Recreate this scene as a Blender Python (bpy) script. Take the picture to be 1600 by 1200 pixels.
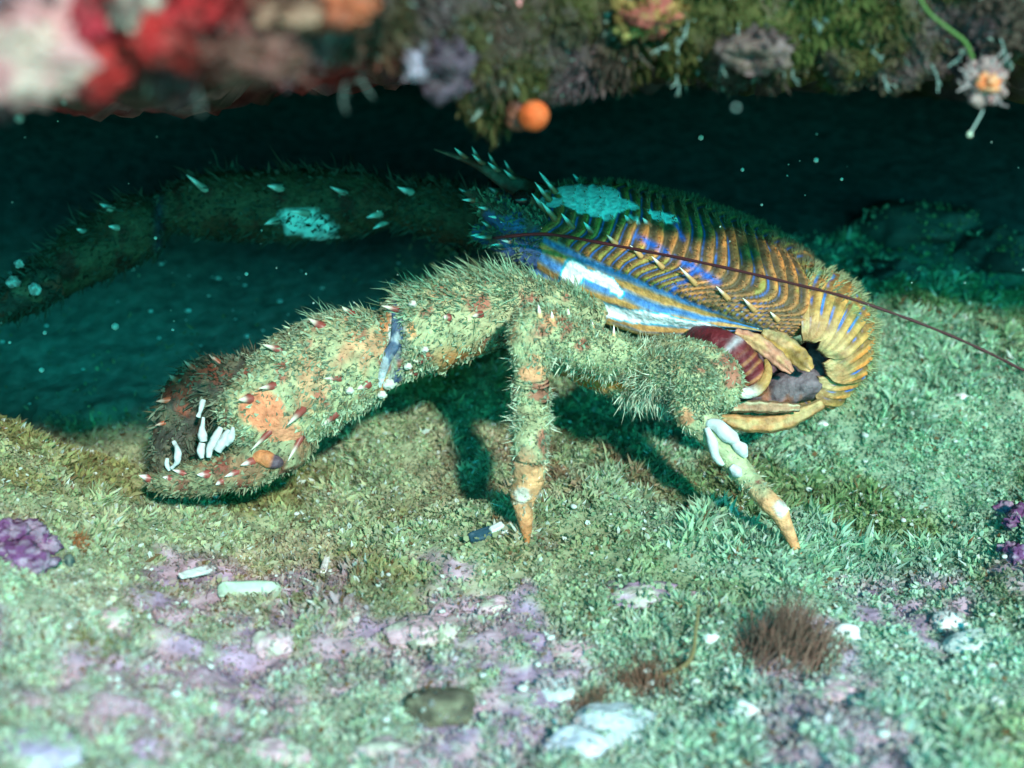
import bpy, bmesh, math
import numpy as np
from mathutils import Vector

for o in list(bpy.data.objects):
    bpy.data.objects.remove(o)
SC = bpy.context.scene
COL = SC.collection
RNG = np.random.default_rng(7)

# ------------------------------------------------------------------ camera, water light, sun, exposure
# 1 unit is one centimetre; the camera looks 20 degrees down into the crevice
PITCH = math.radians(20)
FOC, SENS, DIST = 50.0, 36.0, 22.222
FWD = np.array([0, math.cos(PITCH), -math.sin(PITCH)])
UPV = np.array([0, math.sin(PITCH), math.cos(PITCH)])
RGT = np.array([1.0, 0, 0])
CAM = -FWD * DIST
cd = bpy.data.cameras.new('camera')
cam = bpy.data.objects.new('camera', cd)
COL.objects.link(cam)
cam.location = CAM
cam.rotation_euler = (math.pi / 2 - PITCH, 0, 0)
cd.lens, cd.sensor_width = FOC, SENS
cd.clip_start, cd.clip_end = 0.1, 2000
cd.dof.use_dof = True
cd.dof.focus_distance = 22.6
cd.dof.aperture_fstop = 0.17
SC.camera = cam

SUN_EL, SUN_AZ = math.radians(32.0), math.radians(19)      # from behind the camera, a little to the right
world = bpy.data.worlds.new('World')
SC.world = world
world.use_nodes = True
wn, wl = world.node_tree.nodes, world.node_tree.links
bg = wn['Background']
sky = wn.new('ShaderNodeTexSky')
sky.sky_type = 'NISHITA'
sky.sun_disc = False
sky.sun_elevation = SUN_EL
sky.sun_rotation = math.pi - SUN_AZ
wm = wn.new('ShaderNodeMix')                                # daylight filtered by sea water
wm.data_type, wm.blend_type = 'RGBA', 'MULTIPLY'
wm.inputs['Factor'].default_value = 1
wm.inputs[7].default_value = (0.012, 1.02, 0.98, 1)
wl.new(sky.outputs[0], wm.inputs[6])
wl.new(wm.outputs[2], bg.inputs[0])
bg.inputs[1].default_value = 0.15
sd = bpy.data.lights.new('sun', 'SUN')
sun = bpy.data.objects.new('sun', sd)
COL.objects.link(sun)
sd.energy, sd.angle, sd.color = 2.6, math.radians(3.2), (1.0, 0.95, 0.88)
SUND = Vector((-math.sin(SUN_AZ) * math.cos(SUN_EL), math.cos(SUN_AZ) * math.cos(SUN_EL), -math.sin(SUN_EL)))
sun.rotation_euler = SUND.to_track_quat('-Z', 'Y').to_euler()
sun.location = (8, -30, 25)
vs = SC.view_settings
vs.view_transform, vs.look, vs.gamma, vs.exposure = 'Standard', 'None', 1.0, 1.15
vs.use_curve_mapping = False

# ------------------------------------------------------------------ numeric helpers
def V(px, py, d):
    """the point seen at photograph pixel (px, py), d centimetres in front of the camera"""
    k = d / DIST / 100.0
    return CAM + FWD * d + RGT * ((px - 800) * k) + UPV * ((600 - py) * k)

def hsh(ix, iy, iz):
    n = (ix * 374761393 + iy * 668265263 + iz * 1440662683) & 0xffffffff
    n = ((n ^ (n >> 13)) * 1274126177) & 0xffffffff
    return ((n ^ (n >> 16)) & 0xffff) / 65535.0

def vnoise(p):
    p = np.asarray(p, float)
    i = np.floor(p).astype(np.int64)
    f = p - i
    f = f * f * (3 - 2 * f)
    r = 0
    for a in (0, 1):
        for b in (0, 1):
            for c in (0, 1):
                w = (f[:, 0] if a else 1 - f[:, 0]) * (f[:, 1] if b else 1 - f[:, 1]) * (f[:, 2] if c else 1 - f[:, 2])
                r = r + w * hsh(i[:, 0] + a, i[:, 1] + b, i[:, 2] + c)
    return r

def fbm(p, sc=1.0, octv=3, seed=0):
    p = np.asarray(p, float) * sc + seed * 17.31
    r, amp, tot = 0, 1.0, 0
    for k in range(octv):
        r = r + amp * vnoise(p)
        tot += amp
        amp *= 0.5
        p = p * 2.03 + 5.1
    return r / tot

def sstep(a, b, x):
    t = np.clip((x - a) / (b - a), 0, 1)
    return t * t * (3 - 2 * t)

def mixc(c, d, f):
    f = np.asarray(f)[..., None]
    return c * (1 - f) + np.asarray(d, float) * f

def unit(v):
    v = np.asarray(v, float)
    return v / np.maximum(np.linalg.norm(v, axis=-1, keepdims=True), 1e-9)

# ------------------------------------------------------------------ materials
def mat(name, rough=0.7, spec=0.25, bump=0.0, bscale=8.0, var=0.0, sss=0.0, transl=0.0):
    m = bpy.data.materials.new(name)
    m.use_nodes = True
    n, l = m.node_tree.nodes, m.node_tree.links
    b = n['Principled BSDF']
    at = n.new('ShaderNodeAttribute')
    at.attribute_name = 'Col'
    out = at.outputs['Color']
    tc = n.new('ShaderNodeTexCoord')
    if var:
        nz = n.new('ShaderNodeTexNoise')
        nz.inputs['Scale'].default_value = bscale * 0.7
        nz.inputs['Detail'].default_value = 4
        l.new(tc.outputs['Object'], nz.inputs['Vector'])
        mr = n.new('ShaderNodeMapRange')
        mr.inputs[1].default_value, mr.inputs[2].default_value = 0.3, 0.7
        mr.inputs[3].default_value, mr.inputs[4].default_value = 1 - var, 1 + var
        l.new(nz.outputs[0], mr.inputs[0])
        mx = n.new('ShaderNodeMix')
        mx.data_type, mx.blend_type = 'RGBA', 'MULTIPLY'
        mx.inputs['Factor'].default_value = 1
        l.new(out, mx.inputs[6])
        l.new(mr.outputs[0], mx.inputs[7])
        out = mx.outputs[2]
    l.new(out, b.inputs['Base Color'])
    b.inputs['Roughness'].default_value = rough
    b.inputs['Specular IOR Level'].default_value = spec
    if sss:
        b.inputs['Subsurface Weight'].default_value = sss
        b.inputs['Subsurface Radius'].default_value = (0.2, 0.12, 0.08)
        b.inputs['Subsurface Scale'].default_value = 0.3
    if bump:
        nb = n.new('ShaderNodeTexNoise')
        nb.inputs['Scale'].default_value = bscale
        nb.inputs['Detail'].default_value = 5
        l.new(tc.outputs['Object'], nb.inputs['Vector'])
        bp = n.new('ShaderNodeBump')
        bp.inputs['Strength'].default_value = bump
        bp.inputs['Distance'].default_value = 0.08
        l.new(nb.outputs[0], bp.inputs['Height'])
        l.new(bp.outputs[0], b.inputs['Normal'])
    if transl:
        tr = n.new('ShaderNodeBsdfTranslucent')
        l.new(out, tr.inputs['Color'])
        ms = n.new('ShaderNodeMixShader')
        ms.inputs[0].default_value = transl
        l.new(b.outputs[0], ms.inputs[1])
        l.new(tr.outputs[0], ms.inputs[2])
        l.new(ms.outputs[0], n['Material Output'].inputs[0])
    return m

M = dict(
    seabed=mat('sediment', 0.9, 0.1, 0.7, 5, 0.35),
    rock=mat('crevice_rock', 0.9, 0.1, 0.8, 3, 0.4),
    leaf=mat('turf_leaf', 0.8, 0.12, transl=0.38),
    hair=mat('setae', 0.8, 0.12, transl=0.2),
    shell=mat('crab_shell', 0.5, 0.22, 0.5, 12, 0.35),
    limb=mat('limb_shell', 0.6, 0.2, 0.8, 9, 0.4),
    spine=mat('spine', 0.4, 0.3),
    eye=mat('eye', 0.12, 0.5),
    soft=mat('soft_tissue', 0.5, 0.22, 0.7, 9, 0.4, sss=0.08),
    sponge=mat('sponge', 0.75, 0.2, 0.8, 5, 0.25, sss=0.15),
    crust=mat('coralline', 0.8, 0.15, 0.7, 9, 0.25),
    white=mat('shell_lime', 0.55, 0.25, 0.3, 10, 0.15),
    thread=mat('thread', 0.5, 0.2),
)

# ------------------------------------------------------------------ object helpers
def link(name, v, quads=None, tris=None, col=(0.5, 0.5, 0.5), m='limb', parent=None, loc=None, smooth=True, kind=None):
    """one mesh object; v are world positions, stored relative to the parent thing's base or to loc"""
    v = np.asarray(v, float)
    root = parent
    base = np.zeros(3)
    if parent is not None:
        base = np.array(parent['_base'])
    elif loc is not None:
        base = np.array(loc, float)
    me = bpy.data.meshes.new(name)
    fl, sz = [], []
    if quads is not None and len(quads):
        q = np.asarray(quads, np.int32); fl.append(q.ravel()); sz.append(np.full(len(q), 4, np.int32))
    if tris is not None and len(tris):
        t = np.asarray(tris, np.int32); fl.append(t.ravel()); sz.append(np.full(len(t), 3, np.int32))
    fl, sz = np.concatenate(fl), np.concatenate(sz)
    me.vertices.add(len(v)); me.vertices.foreach_set('co', (v - base).astype(np.float32).ravel())
    me.loops.add(len(fl)); me.loops.foreach_set('vertex_index', fl)
    st = np.concatenate([[0], np.cumsum(sz)[:-1]]).astype(np.int32)
    me.polygons.add(len(sz)); me.polygons.foreach_set('loop_start', st); me.polygons.foreach_set('loop_total', sz)
    me.polygons.foreach_set('use_smooth', np.full(len(sz), smooth))
    me.update(calc_edges=True)
    c = np.ones((len(v), 4), np.float32)
    c[:, :3] = np.clip(np.asarray(col, np.float32), 0, 1)
    a = me.attributes.new('Col', 'FLOAT_COLOR', 'POINT')
    a.data.foreach_set('color', c.ravel())
    me.materials.append(M[m])
    o = bpy.data.objects.new(name, me)
    COL.objects.link(o)
    if parent is not None:
        o.parent = parent
    else:
        o.location = base
    o['_base'] = [float(x) for x in base]
    if kind:
        o['kind'] = kind
    return o

def tag(o, label, cat, group=None):
    o['label'], o['category'] = label, cat
    if group:
        o['group'] = group
    return o

def thing(name, loc, label, cat, group=None):
    o = bpy.data.objects.new(name, None)
    COL.objects.link(o)
    o.location = loc
    o.empty_display_size = 0.3
    o['_base'] = [float(x) for x in loc]
    return tag(o, label, cat, group)

def catmull(P, n):
    P = np.asarray(P, float)
    k = len(P)
    seg = np.linalg.norm(np.diff(P[:, :3], axis=0), axis=1) ** 0.5
    T = np.concatenate([[0], np.cumsum(seg)])
    Q = np.vstack([2 * P[0] - P[1], P, 2 * P[-1] - P[-2]])
    TT = np.concatenate([[-seg[0]], T, [T[-1] + seg[-1]]])
    u = np.linspace(0, T[-1], n)
    j = np.clip(np.searchsorted(T, u, side='right') - 1, 0, k - 2)
    out = np.zeros((n, P.shape[1]))
    for q in range(P.shape[1]):
        m0 = (Q[j + 2, q] - Q[j, q]) / (TT[j + 2] - TT[j])
        m1 = (Q[j + 3, q] - Q[j + 1, q]) / (TT[j + 3] - TT[j + 1])
        h = (T[j + 1] - T[j])
        x = (u - T[j]) / h
        out[:, q] = ((2 * x**3 - 3 * x**2 + 1) * P[j, q] + (x**3 - 2 * x**2 + x) * h * m0
                     + (-2 * x**3 + 3 * x**2) * P[j + 1, q] + (x**3 - x**2) * h * m1)
    return out

def grid_quads(nr, nc, wrap=True):
    i, j = np.meshgrid(np.arange(nr - 1), np.arange(nc if wrap else nc - 1), indexing='ij')
    j2 = (j + 1) % nc
    return np.stack([i * nc + j, i * nc + j2, (i + 1) * nc + j2, (i + 1) * nc + j], -1).reshape(-1, 4)

def tube(pts, n=60, seg=24, flat=1.0, up=(0, 0, 1), disp=None, rough=0.0, rsc=3.0):
    """tapered limb through (x, y, z, radius) points; flat squashes it along up. Returns dict of arrays"""
    C = catmull(np.array(pts, float), n)
    c, r = C[:, :3], np.maximum(C[:, 3], 0.004)
    T = unit(np.gradient(c, axis=0))
    u0 = np.array(up, float)
    S = unit(np.cross(T, u0))
    U = unit(np.cross(S, T))
    th = np.linspace(0, 2 * np.pi, seg, endpoint=False)
    nrm = S[:, None, :] * np.cos(th)[None, :, None] + U[:, None, :] * np.sin(th)[None, :, None]
    sh = S[:, None, :] * np.cos(th)[None, :, None] + U[:, None, :] * (np.sin(th) * flat)[None, :, None]
    v = c[:, None, :] + sh * r[:, None, None]
    t = np.repeat(np.linspace(0, 1, n), seg)
    tht = np.tile(th, n)
    v, nr_ = v.reshape(-1, 3), nrm.reshape(-1, 3)
    if rough:
        v = v + nr_ * ((fbm(v, rsc, 3, 4) - 0.5) * 2 * rough * np.repeat(np.minimum(r * 3, 1), seg))[:, None]
    if disp is not None:
        v = v + nr_ * disp(t, tht, v)[:, None]
    q = grid_quads(n, seg)
    v = np.vstack([v, c[0], c[-1]])
    k = np.arange(seg)
    caps = np.vstack([np.stack([np.full(seg, n * seg), (k + 1) % seg, k], -1),
                      np.stack([np.full(seg, n * seg + 1), (n - 1) * seg + k, (n - 1) * seg + (k + 1) % seg], -1)])
    t = np.concatenate([t, [0, 1]]); tht = np.concatenate([tht, [0, 0]])
    nr_ = np.vstack([nr_, -T[0], T[-1]])
    tan = np.vstack([np.repeat(T, seg, axis=0), T[0], T[-1]])
    return dict(v=v, q=q, tri=caps, t=t, th=tht, n=nr_, tan=tan, c=c, r=r)

def sample(v, q, k, rng=RNG, w=None):
    """k random points on quads; returns bary positions and interpolation (ids, weights)"""
    a, b, c, d = (v[q[:, i]] for i in range(4))
    ar = np.linalg.norm(np.cross(c - a, d - b), axis=1)
    if w is not None:
        ar = ar * w
    f = rng.choice(len(q), k, p=ar / ar.sum())
    s, t = rng.random(k), rng.random(k)
    W = np.stack([(1 - s) * (1 - t), s * (1 - t), s * t, (1 - s) * t], -1)
    return q[f], W

def interp(A, ids, W):
    return (A[ids] * (W[..., None] if A.ndim > 1 else W)).sum(1)

def blades(pos, dr, length, wid, bend, col, w_mid=0.8, side=None, tipcol=None):
    """one narrow bent leaf or bristle per row: five vertices, three triangles"""
    n = len(pos)
    dr = unit(dr)
    if side is None:
        side = RNG.normal(size=(n, 3))
    sd_ = unit(np.cross(dr, side))
    L, Wd = np.broadcast_to(length, n)[:, None], np.broadcast_to(wid, n)[:, None]
    b0, b1 = pos - sd_ * Wd * 0.5, pos + sd_ * Wd * 0.5
    mid = pos + dr * L * 0.55 + bend * L * 0.12
    m0, m1 = mid - sd_ * Wd * w_mid * 0.5, mid + sd_ * Wd * w_mid * 0.5
    tip = pos + dr * L + bend * L * 0.45
    v = np.stack([b0, b1, m0, m1, tip], 1).reshape(-1, 3)
    k = np.arange(n)[:, None] * 5
    tri = np.concatenate([k + [0, 1, 3], k + [0, 3, 2], k + [2, 3, 4]], 0)
    tri = np.stack([k + [0, 1, 3], k + [0, 3, 2], k + [2, 3, 4]], 1).reshape(-1, 3)
    c = np.repeat(np.broadcast_to(col, (n, 3))[:, None, :], 5, axis=1).copy()
    if tipcol is not None:
        c[:, 4] = tipcol
    return v, tri, c.reshape(-1, 3)

_ico = {}
def ico(sub):
    if sub not in _ico:
        bm = bmesh.new()
        bmesh.ops.create_icosphere(bm, subdivisions=sub, radius=1)
        _ico[sub] = (np.array([x.co[:] for x in bm.verts]), np.array([[x.index for x in f.verts] for f in bm.faces]))
        bm.free()
    return _ico[sub]

def rotz(a):
    c, s = math.cos(a), math.sin(a)
    return np.array([[c, -s, 0], [s, c, 0], [0, 0, 1]])

def rotx(a):
    c, s = math.cos(a), math.sin(a)
    return np.array([[1, 0, 0], [0, c, -s], [0, s, c]])

def roty(a):
    c, s = math.cos(a), math.sin(a)
    return np.array([[c, 0, s], [0, 1, 0], [-s, 0, c]])

def lump(name, p, size, col, col2=None, m='sponge', sub=4, rough=0.25, rsc=1.6, seed=0, R=None, parent=None, loc=None, csc=2.0, hi=0.0):
    v, f = ico(sub)
    d = 1 + (fbm(v, rsc, 4, seed) - 0.5) * 2 * rough * 1.6 + hi * (fbm(v, rsc * 5, 2, seed + 3) - 0.5)
    w = v * d[:, None] * np.array(size)
    if R is not None:
        w = w @ R.T
    w = w + p
    c = np.broadcast_to(np.array(col, float), w.shape)
    if col2 is not None:
        c = mixc(c, col2, sstep(0.42, 0.62, fbm(v, csc, 3, seed + 9)))
    return link(name, w, tris=f, col=c, m=m, parent=parent, loc=p if loc is None else loc)

# ------------------------------------------------------------------ seabed
def ground(x, y):
    x, y = np.asarray(x, float), np.asarray(y, float)
    z = -2.45 + 0.0 * x
    yy = np.clip(y - 0.3, 0, 26)
    z = z + 0.40 * (yy - 1.2 * (1 - np.exp(-yy / 1.2)))                    # rises to the back of the crevice
    left = np.clip(-x - 3.6, 0, 40)
    rise = 0.36 * (left - 0.8 * (1 - np.exp(-left / 0.8)))
    rise = np.minimum(rise, 4)
    crest = 1 - sstep(0.4, 2.6, y - 0.16 * left)                            # the left bank ends in a rounded crest
    z = z + rise * (0.25 + 0.75 * crest)
    z = z - 0.9 * sstep(0.6, 3.0, y) * sstep(-2.0, -6.0, x) * (1 - sstep(6, 12, y))
    z = z + 0.22 * np.sin(x * 0.55 + 1.1) * np.cos(y * 0.5 + 0.4)
    P = np.stack([x, y, 0 * x], -1).reshape(-1, 3)
    n1 = (fbm(P, 0.45, 3, 1) - 0.5).reshape(x.shape)
    n2 = (fbm(P, 1.9, 3, 2) - 0.5).reshape(x.shape) + 0.42 * (vnoise(P * 4.2 + 3) - 0.5).reshape(x.shape)
    far = 1 - 0.8 * sstep(6.0, 8.5, y) + 0.55 * sstep(3.0, 4.5, y) * sstep(9, 6.5, y) * sstep(1, 5, x)
    far = far * (1 - 0.7 * sstep(3.4, 5.0, y) * sstep(-0.5, -3.0, x))
    return z + (n1 * 0.9 + n2 * 0.36) * far

def G(px, py, lift=0.0):
    """where the view ray through a photograph pixel meets the seabed"""
    d = np.linspace(9, 60, 2600)
    k = d / DIST / 100.0
    P = CAM + FWD * d[:, None] + RGT * ((px - 800) * k)[:, None] + UPV * ((600 - py) * k)[:, None]
    h = ground(P[:, 0], P[:, 1])
    i = int(np.argmax(P[:, 2] < h))
    return np.array([P[i, 0], P[i, 1], h[i] + lift])

def depth(p):
    return float((np.asarray(p) - CAM) @ FWD)

def axis_grid(lo, hi, step, far):
    a = np.arange(lo, hi + 1e-6, step)
    g = []
    s, x = step, hi
    while x < far:
        s *= 1.35
        x += s
        g.append(x)
    g = np.array(g)
    return np.concatenate([(lo - (g - hi))[::-1], a, g])

def pix(P):
    q = P - CAM
    d = q @ FWD
    return 800 + (q @ RGT) / d * DIST * 100, 600 - (q @ UPV) / d * DIST * 100, d

def turf_colour(P, want_pk=False):
    """albedo of the turf and silt: sage, olive, tan, mint and pink coralline patches, by place on the seabed"""
    x, y = P[:, 0], P[:, 1]
    Q = P * np.array([1, 1, 0])
    a, b, c, e = fbm(Q, 0.55, 3, 11), fbm(Q, 0.8, 3, 12), fbm(Q, 0.5, 4, 13), fbm(Q, 2.4, 2, 14)
    col = np.broadcast_to(np.array([0.39, 0.46, 0.28]), P.shape)
    col = mixc(col, [0.27, 0.25, 0.09], sstep(0.46, 0.62, a) * sstep(5.5, -2.5, x) * 0.85)
    col = mixc(col, [0.45, 0.37, 0.25], sstep(0.52, 0.68, b) * sstep(4, -4, x) * 0.7)
    col = mixc(col, [0.31, 0.53, 0.39], sstep(-1.0, 5.0, x) * 0.75)
    col = mixc(col, [0.20, 0.30, 0.11], sstep(0.48, 0.62, a) * sstep(0, 4, x) * 0.8 * sstep(-5, -2, y))
    col = mixc(col, [0.50, 0.66, 0.56], sstep(-1.0, -5.5, y) * 0.65)
    col = mixc(col, [0.44, 0.48, 0.10], sstep(4.5, 7, x) * sstep(-4.6, -6.4, y) * 0.6)
    col = mixc(col, [0.30, 0.21, 0.13], sstep(0.45, 0.62, e) * np.exp(-((x - 1.2) / 2.6) ** 2 - ((y - 1.7) / 1.4) ** 2))
    pk = sstep(0.50, 0.58, c) * sstep(-0.9, -1.8, y)
    pk = pk * sstep(0.3, 0.5, fbm(Q, 3.5, 3, 20))
    col = mixc(col, [0.44, 0.31, 0.37], pk * 0.75)
    return (col, pk) if want_pk else col

gx = axis_grid(-13, 13, 0.11, 420)
gy = axis_grid(-10, 13, 0.11, 420)
GX, GY = np.meshgrid(gx, gy)
GZ = ground(GX, GY)
gv = np.stack([GX, GY, GZ], -1).reshape(-1, 3)
tc_, pk_ = turf_colour(gv, True)
gc = mixc(tc_ * 0.75, [0.20, 0.18, 0.11], 0.3 * (1 - pk_))
gc = mixc(gc, mixc(np.broadcast_to([0.47, 0.32, 0.39], gv.shape), [0.34, 0.24, 0.36], sstep(0.45, 0.6, fbm(gv, 1.7, 3, 24))), pk_ * 0.9)
bare = sstep(3.0, 4.0, gv[:, 1]) * sstep(-1.5, -3.0, gv[:, 0])
bare = np.maximum(bare, sstep(6.0, 8.5, gv[:, 1]))
gc = mixc(gc, [0.20, 0.25, 0.22], bare)
gc = mixc(gc, [0.042, 0.05, 0.055], sstep(5.5, 9.5, gv[:, 1] + 2 * (fbm(gv, 0.4, 2, 18) - 0.5)))  # crevice shade painted in: seabed colour falls off towards the back
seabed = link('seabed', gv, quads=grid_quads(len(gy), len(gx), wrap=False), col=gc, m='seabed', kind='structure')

# ------------------------------------------------------------------ rock overhang
LIPX = np.array([-60, 0, 120, 230, 300, 400, 450, 600, 690, 760, 830, 900, 1000, 1100, 1200, 1300, 1420, 1500, 1560, 1660])
LIPY = np.array([140, 145, 140, 128, 140, 95, 105, 108, 122, 155, 138, 98, 93, 100, 106, 112, 108, 126, 138, 122])
def lip_depth(px):
    return 12.1 + 5.7 * sstep(330, 900, px)

ux = axis_grid(-13, 13, 0.13, 110)
PRO = np.array([(44, -4.5), (24, -3.0), (12, -1.75), (5, -0.62), (2.0, -0.12), (0.9, 0.0), (0.3, 0.02), (-0.05, 0.06), (-0.30, 0.35), (-0.48, 0.75),
                (-0.65, 1.3), (-0.85, 2.0), (-1.2, 3.2), (-1.3, 5.0), (-0.5, 7.5), (2, 9.5), (9, 11), (24, 12), (60, 12.5)])
pro = catmull(np.column_stack([PRO, np.zeros(len(PRO)), np.zeros(len(PRO))]), 170)[:, :2]
lipP = np.array([V(a, b, lip_depth(a)) for a, b in zip(LIPX, LIPY)])
rim = np.stack([ux, 0 * ux, 0 * ux], -1)
ly = np.interp(ux, lipP[:, 0], lipP[:, 1])
lz = np.interp(ux, lipP[:, 0], lipP[:, 2]) + 0.9 * (fbm(rim, 1.1, 3, 29) - 0.5) + 0.35 * (fbm(rim, 4.0, 2, 30) - 0.5)
rv = np.stack([np.repeat(ux[None, :], len(pro), 0), ly[None] + pro[:, 0][:, None], lz[None] + pro[:, 1][:, None]], -1)
rv = rv.reshape(-1, 3)
dsp = np.stack([fbm(rv, 0.8, 4, 21), fbm(rv, 0.8, 4, 22), fbm(rv, 0.8, 4, 23)], -1) - 0.5
ds2 = np.stack([fbm(rv, 2.6, 3, 26), fbm(rv, 2.6, 3, 27), fbm(rv, 2.6, 3, 28)], -1) - 0.5
rv = rv + dsp * np.array([0.7, 1.1, 0.75]) + ds2 * 0.42
def rock_colour(P):
    a, b, c = fbm(P, 0.9, 3, 31), fbm(P, 1.6, 3, 32), fbm(P, 1.2, 3, 33)
    x = P[:, 0]
    col = np.broadcast_to(np.array([0.065, 0.045, 0.036]), P.shape)
    col = mixc(col, [0.20, 0.03, 0.03], sstep(0.45, 0.56, a) * sstep(0.0, -2.5, x))
    col = mixc(col, [0.32, 0.17, 0.17], sstep(0.52, 0.62, b) * sstep(-0.5, -3.0, x) * 0.8)
    col = mixc(col, [0.058, 0.055, 0.018], sstep(0.38, 0.55, b) * sstep(-2.5, 0.5, x))
    col = mixc(col, [0.10, 0.065, 0.08], sstep(0.52, 0.62, c) * 0.7)
    return col
overhang = link('rock_overhang', rv, quads=grid_quads(len(pro), len(ux), wrap=False)[:, ::-1], col=rock_colour(rv), m='rock', kind='structure')

exec_marker = 0
# ------------------------------------------------------------------ squat lobster
BASE = G(1040, 800)
LOB = thing('squat_lobster', BASE, 'striped orange and blue squat lobster crouching on algae turf under the rock', 'squat lobster')

A, B = V(832, 328, 24.6), V(1246, 486, 24.3)
EX = unit(B - A)
LEN = np.linalg.norm(B - A)
n_img = UPV * 0.916 + RGT * 0.40
EU = n_img * math.cos(math.radians(27)) - FWD * math.sin(math.radians(27))
EU = unit(EU - EX * (EU @ EX))
ES = np.cross(EX, EU)
if ES @ FWD > 0:
    ES = -ES

def bow(a, S):
    """the ridges and the rear edge bow backwards beside the midline"""
    au = np.clip(np.abs(a) / 1.5708, 0, 1)
    return 0.52 * np.sin(np.clip(au * 1.25, 0, 1) * np.pi * 0.5) * (1 - 0.75 * sstep(0.72, 1.0, au)) * (0.35 + 0.65 * np.clip(S, 0, 1))

def carapace():
    ns, nq = 360, 190
    s = np.linspace(-0.02, 1.0, ns)
    q = np.linspace(0, 1, nq, endpoint=False)
    w = np.interp(s, [-0.02, 0, 0.08, 0.25, 0.5, 0.75, 0.92, 0.975, 1], [0.5, 0.65, 0.95, 1.22, 1.42, 1.45, 1.32, 1.15, 0.9])
    h = np.interp(s, [-0.02, 0, 0.08, 0.25, 0.5, 0.75, 0.9, 0.97, 1], [0.2, 0.36, 0.60, 0.90, 1.06, 1.04, 0.88, 0.66, 0.42])
    fd = np.interp(s, [-0.02, 0.1, 0.3, 0.5, 0.65, 0.78, 0.88, 1], [0.7, 1.0, 1.08, 0.96, 0.66, 0.28, 0.10, 0.04])
    k = np.ones(9) / 9
    w, h, fd = (np.convolve(np.pad(z_, 4, 'edge'), k, 'valid') for z_ in (w, h, fd))
    side, up, a_ = np.zeros((ns, nq)), np.zeros((ns, nq)), np.zeros((ns, nq))
    vv = np.full((ns, nq), -1.0)
    for j, qq in enumerate(q):
        if qq < 0.5:
            a = (qq / 0.5 - 0.5) * math.pi
            side[:, j] = w * math.sin(a); up[:, j] = h * max(math.cos(a), 0) ** 0.85; a_[:, j] = a
        elif qq < 0.68:
            t = (qq - 0.5) / 0.18
            side[:, j] = w * (1 - 0.14 * t * t) - 0.05 * math.sin(min(t * 12, math.pi)); up[:, j] = -fd * t; vv[:, j] = t; a_[:, j] = 1.57
        elif qq < 0.88:
            t = (qq - 0.68) / 0.20
            side[:, j] = w * 0.86 * (1 - 2 * t); up[:, j] = -fd - 0.12 * math.sin(t * math.pi); a_[:, j] = 2
        else:
            t = 1 - (qq - 0.88) / 0.12
            side[:, j] = -w * (1 - 0.14 * t * t); up[:, j] = -fd * t; a_[:, j] = 2
    S = np.repeat(s[:, None], nq, 1)
    P = A + EX * (S[..., None] * LEN) + ES * side[..., None] + EU * up[..., None]
    P = P + EX * bow(np.where(a_ > 1.58, 1.57, a_), S)[..., None]
    dors = (a_ < 1.56)
    au = np.abs(a_) / 1.5708
    # the flank pinches out where the ridges wrap round the rear corner
    ph = 24 * (S + 0.20 * np.clip((au - 0.62) / 0.38, 0, 1) ** 2.0 * sstep(0.25, 0.8, S)) + 0.55 * (fbm(P.reshape(-1, 3), 1.3, 2, 41).reshape(S.shape) - 0.5) * 2
    fr = ph - np.floor(ph)
    ridge = np.where(fr < 0.74, fr / 0.74, (1 - fr) / 0.26)
    gastric = ((S - 0.16 - 0.03 * a_) / 0.17) ** 2 + ((a_ - 0.26) / 0.6) ** 2
    amp = 0.065 * dors * sstep(0.02, 0.12, S) * (1 - sstep(0.97, 1, S)) * (0.4 + 0.6 * sstep(0.5, 1.3, gastric))
    rad = unit(ES * side[..., None] + EU * (up[..., None] + 0.2))
    P = P + rad * (amp * ridge)[..., None]
    flank = (vv >= 0)
    P = P + ES * (flank * 0.025 * np.sin(np.clip(vv, 0, 1) * 16))[..., None]
    # colour pattern
    F = P.reshape(-1, 3)
    nz, n2, n3 = (fbm(F, sc_, 3, sd_).reshape(S.shape) for sc_, sd_ in ((1.6, 42), (4.5, 43), (0.9, 44)))
    c = np.zeros(P.shape) + np.array([0.09, 0.065, 0.035])
    c = mixc(c, [0.025, 0.10, 0.34], dors * sstep(0.22, 0.08, ridge) * sstep(0.46, 0.58, nz * 0.6 + n2 * 0.4))
    c = mixc(c, [0.22, 0.12, 0.05], dors * sstep(0.4, 0.65, ridge + 0.5 * (n2 - 0.5)))
    c = mixc(c, [0.56, 0.21, 0.06], dors * sstep(0.62, 0.85, ridge + 0.5 * (n2 - 0.5)) * (0.35 + 0.65 * sstep(0.40, 0.54, n2 * 0.5 + n3 * 0.5)))
    c = mixc(c, [0.22, 0.27, 0.06], dors * sstep(0.5, 0.8, ridge) * sstep(0.54, 0.64, nz) * 0.7)
    # blue groove branching over the branchial region
    gr = np.exp(-((S - 0.47 + 0.07 * np.cos(a_ * 2.2)) / 0.009) ** 2) * sstep(0.35, 0.55, n2)
    c = mixc(c, [0.01, 0.10, 0.46], dors * np.clip(gr, 0, 1))
    gr2 = np.exp(-((a_ - 1.02 - 0.8 * (S - 0.4)) / 0.05) ** 2) * sstep(0.35, 0.55, n2) * sstep(0.3, 0.36, S) * sstep(0.66, 0.58, S)
    c = mixc(c, [0.01, 0.11, 0.48], dors * np.clip(gr2, 0, 1))
    # pale blue mask on the gastric region
    d1 = ((S - 0.155 - 0.03 * a_) / 0.16) ** 2 + ((a_ - 0.28 - 1.2 * (S - 0.16)) / 0.58) ** 2 + (nz - 0.5) * 1.6 + (n2 - 0.5) * 0.9
    c = mixc(c, [0.50, 0.93, 0.95], dors * sstep(1.05, 0.92, d1))
    d2 = ((S - 0.405) / 0.065) ** 2 + ((a_ - 0.48) / 0.10) ** 2 + (n2 - 0.5) * 1.2
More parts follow.
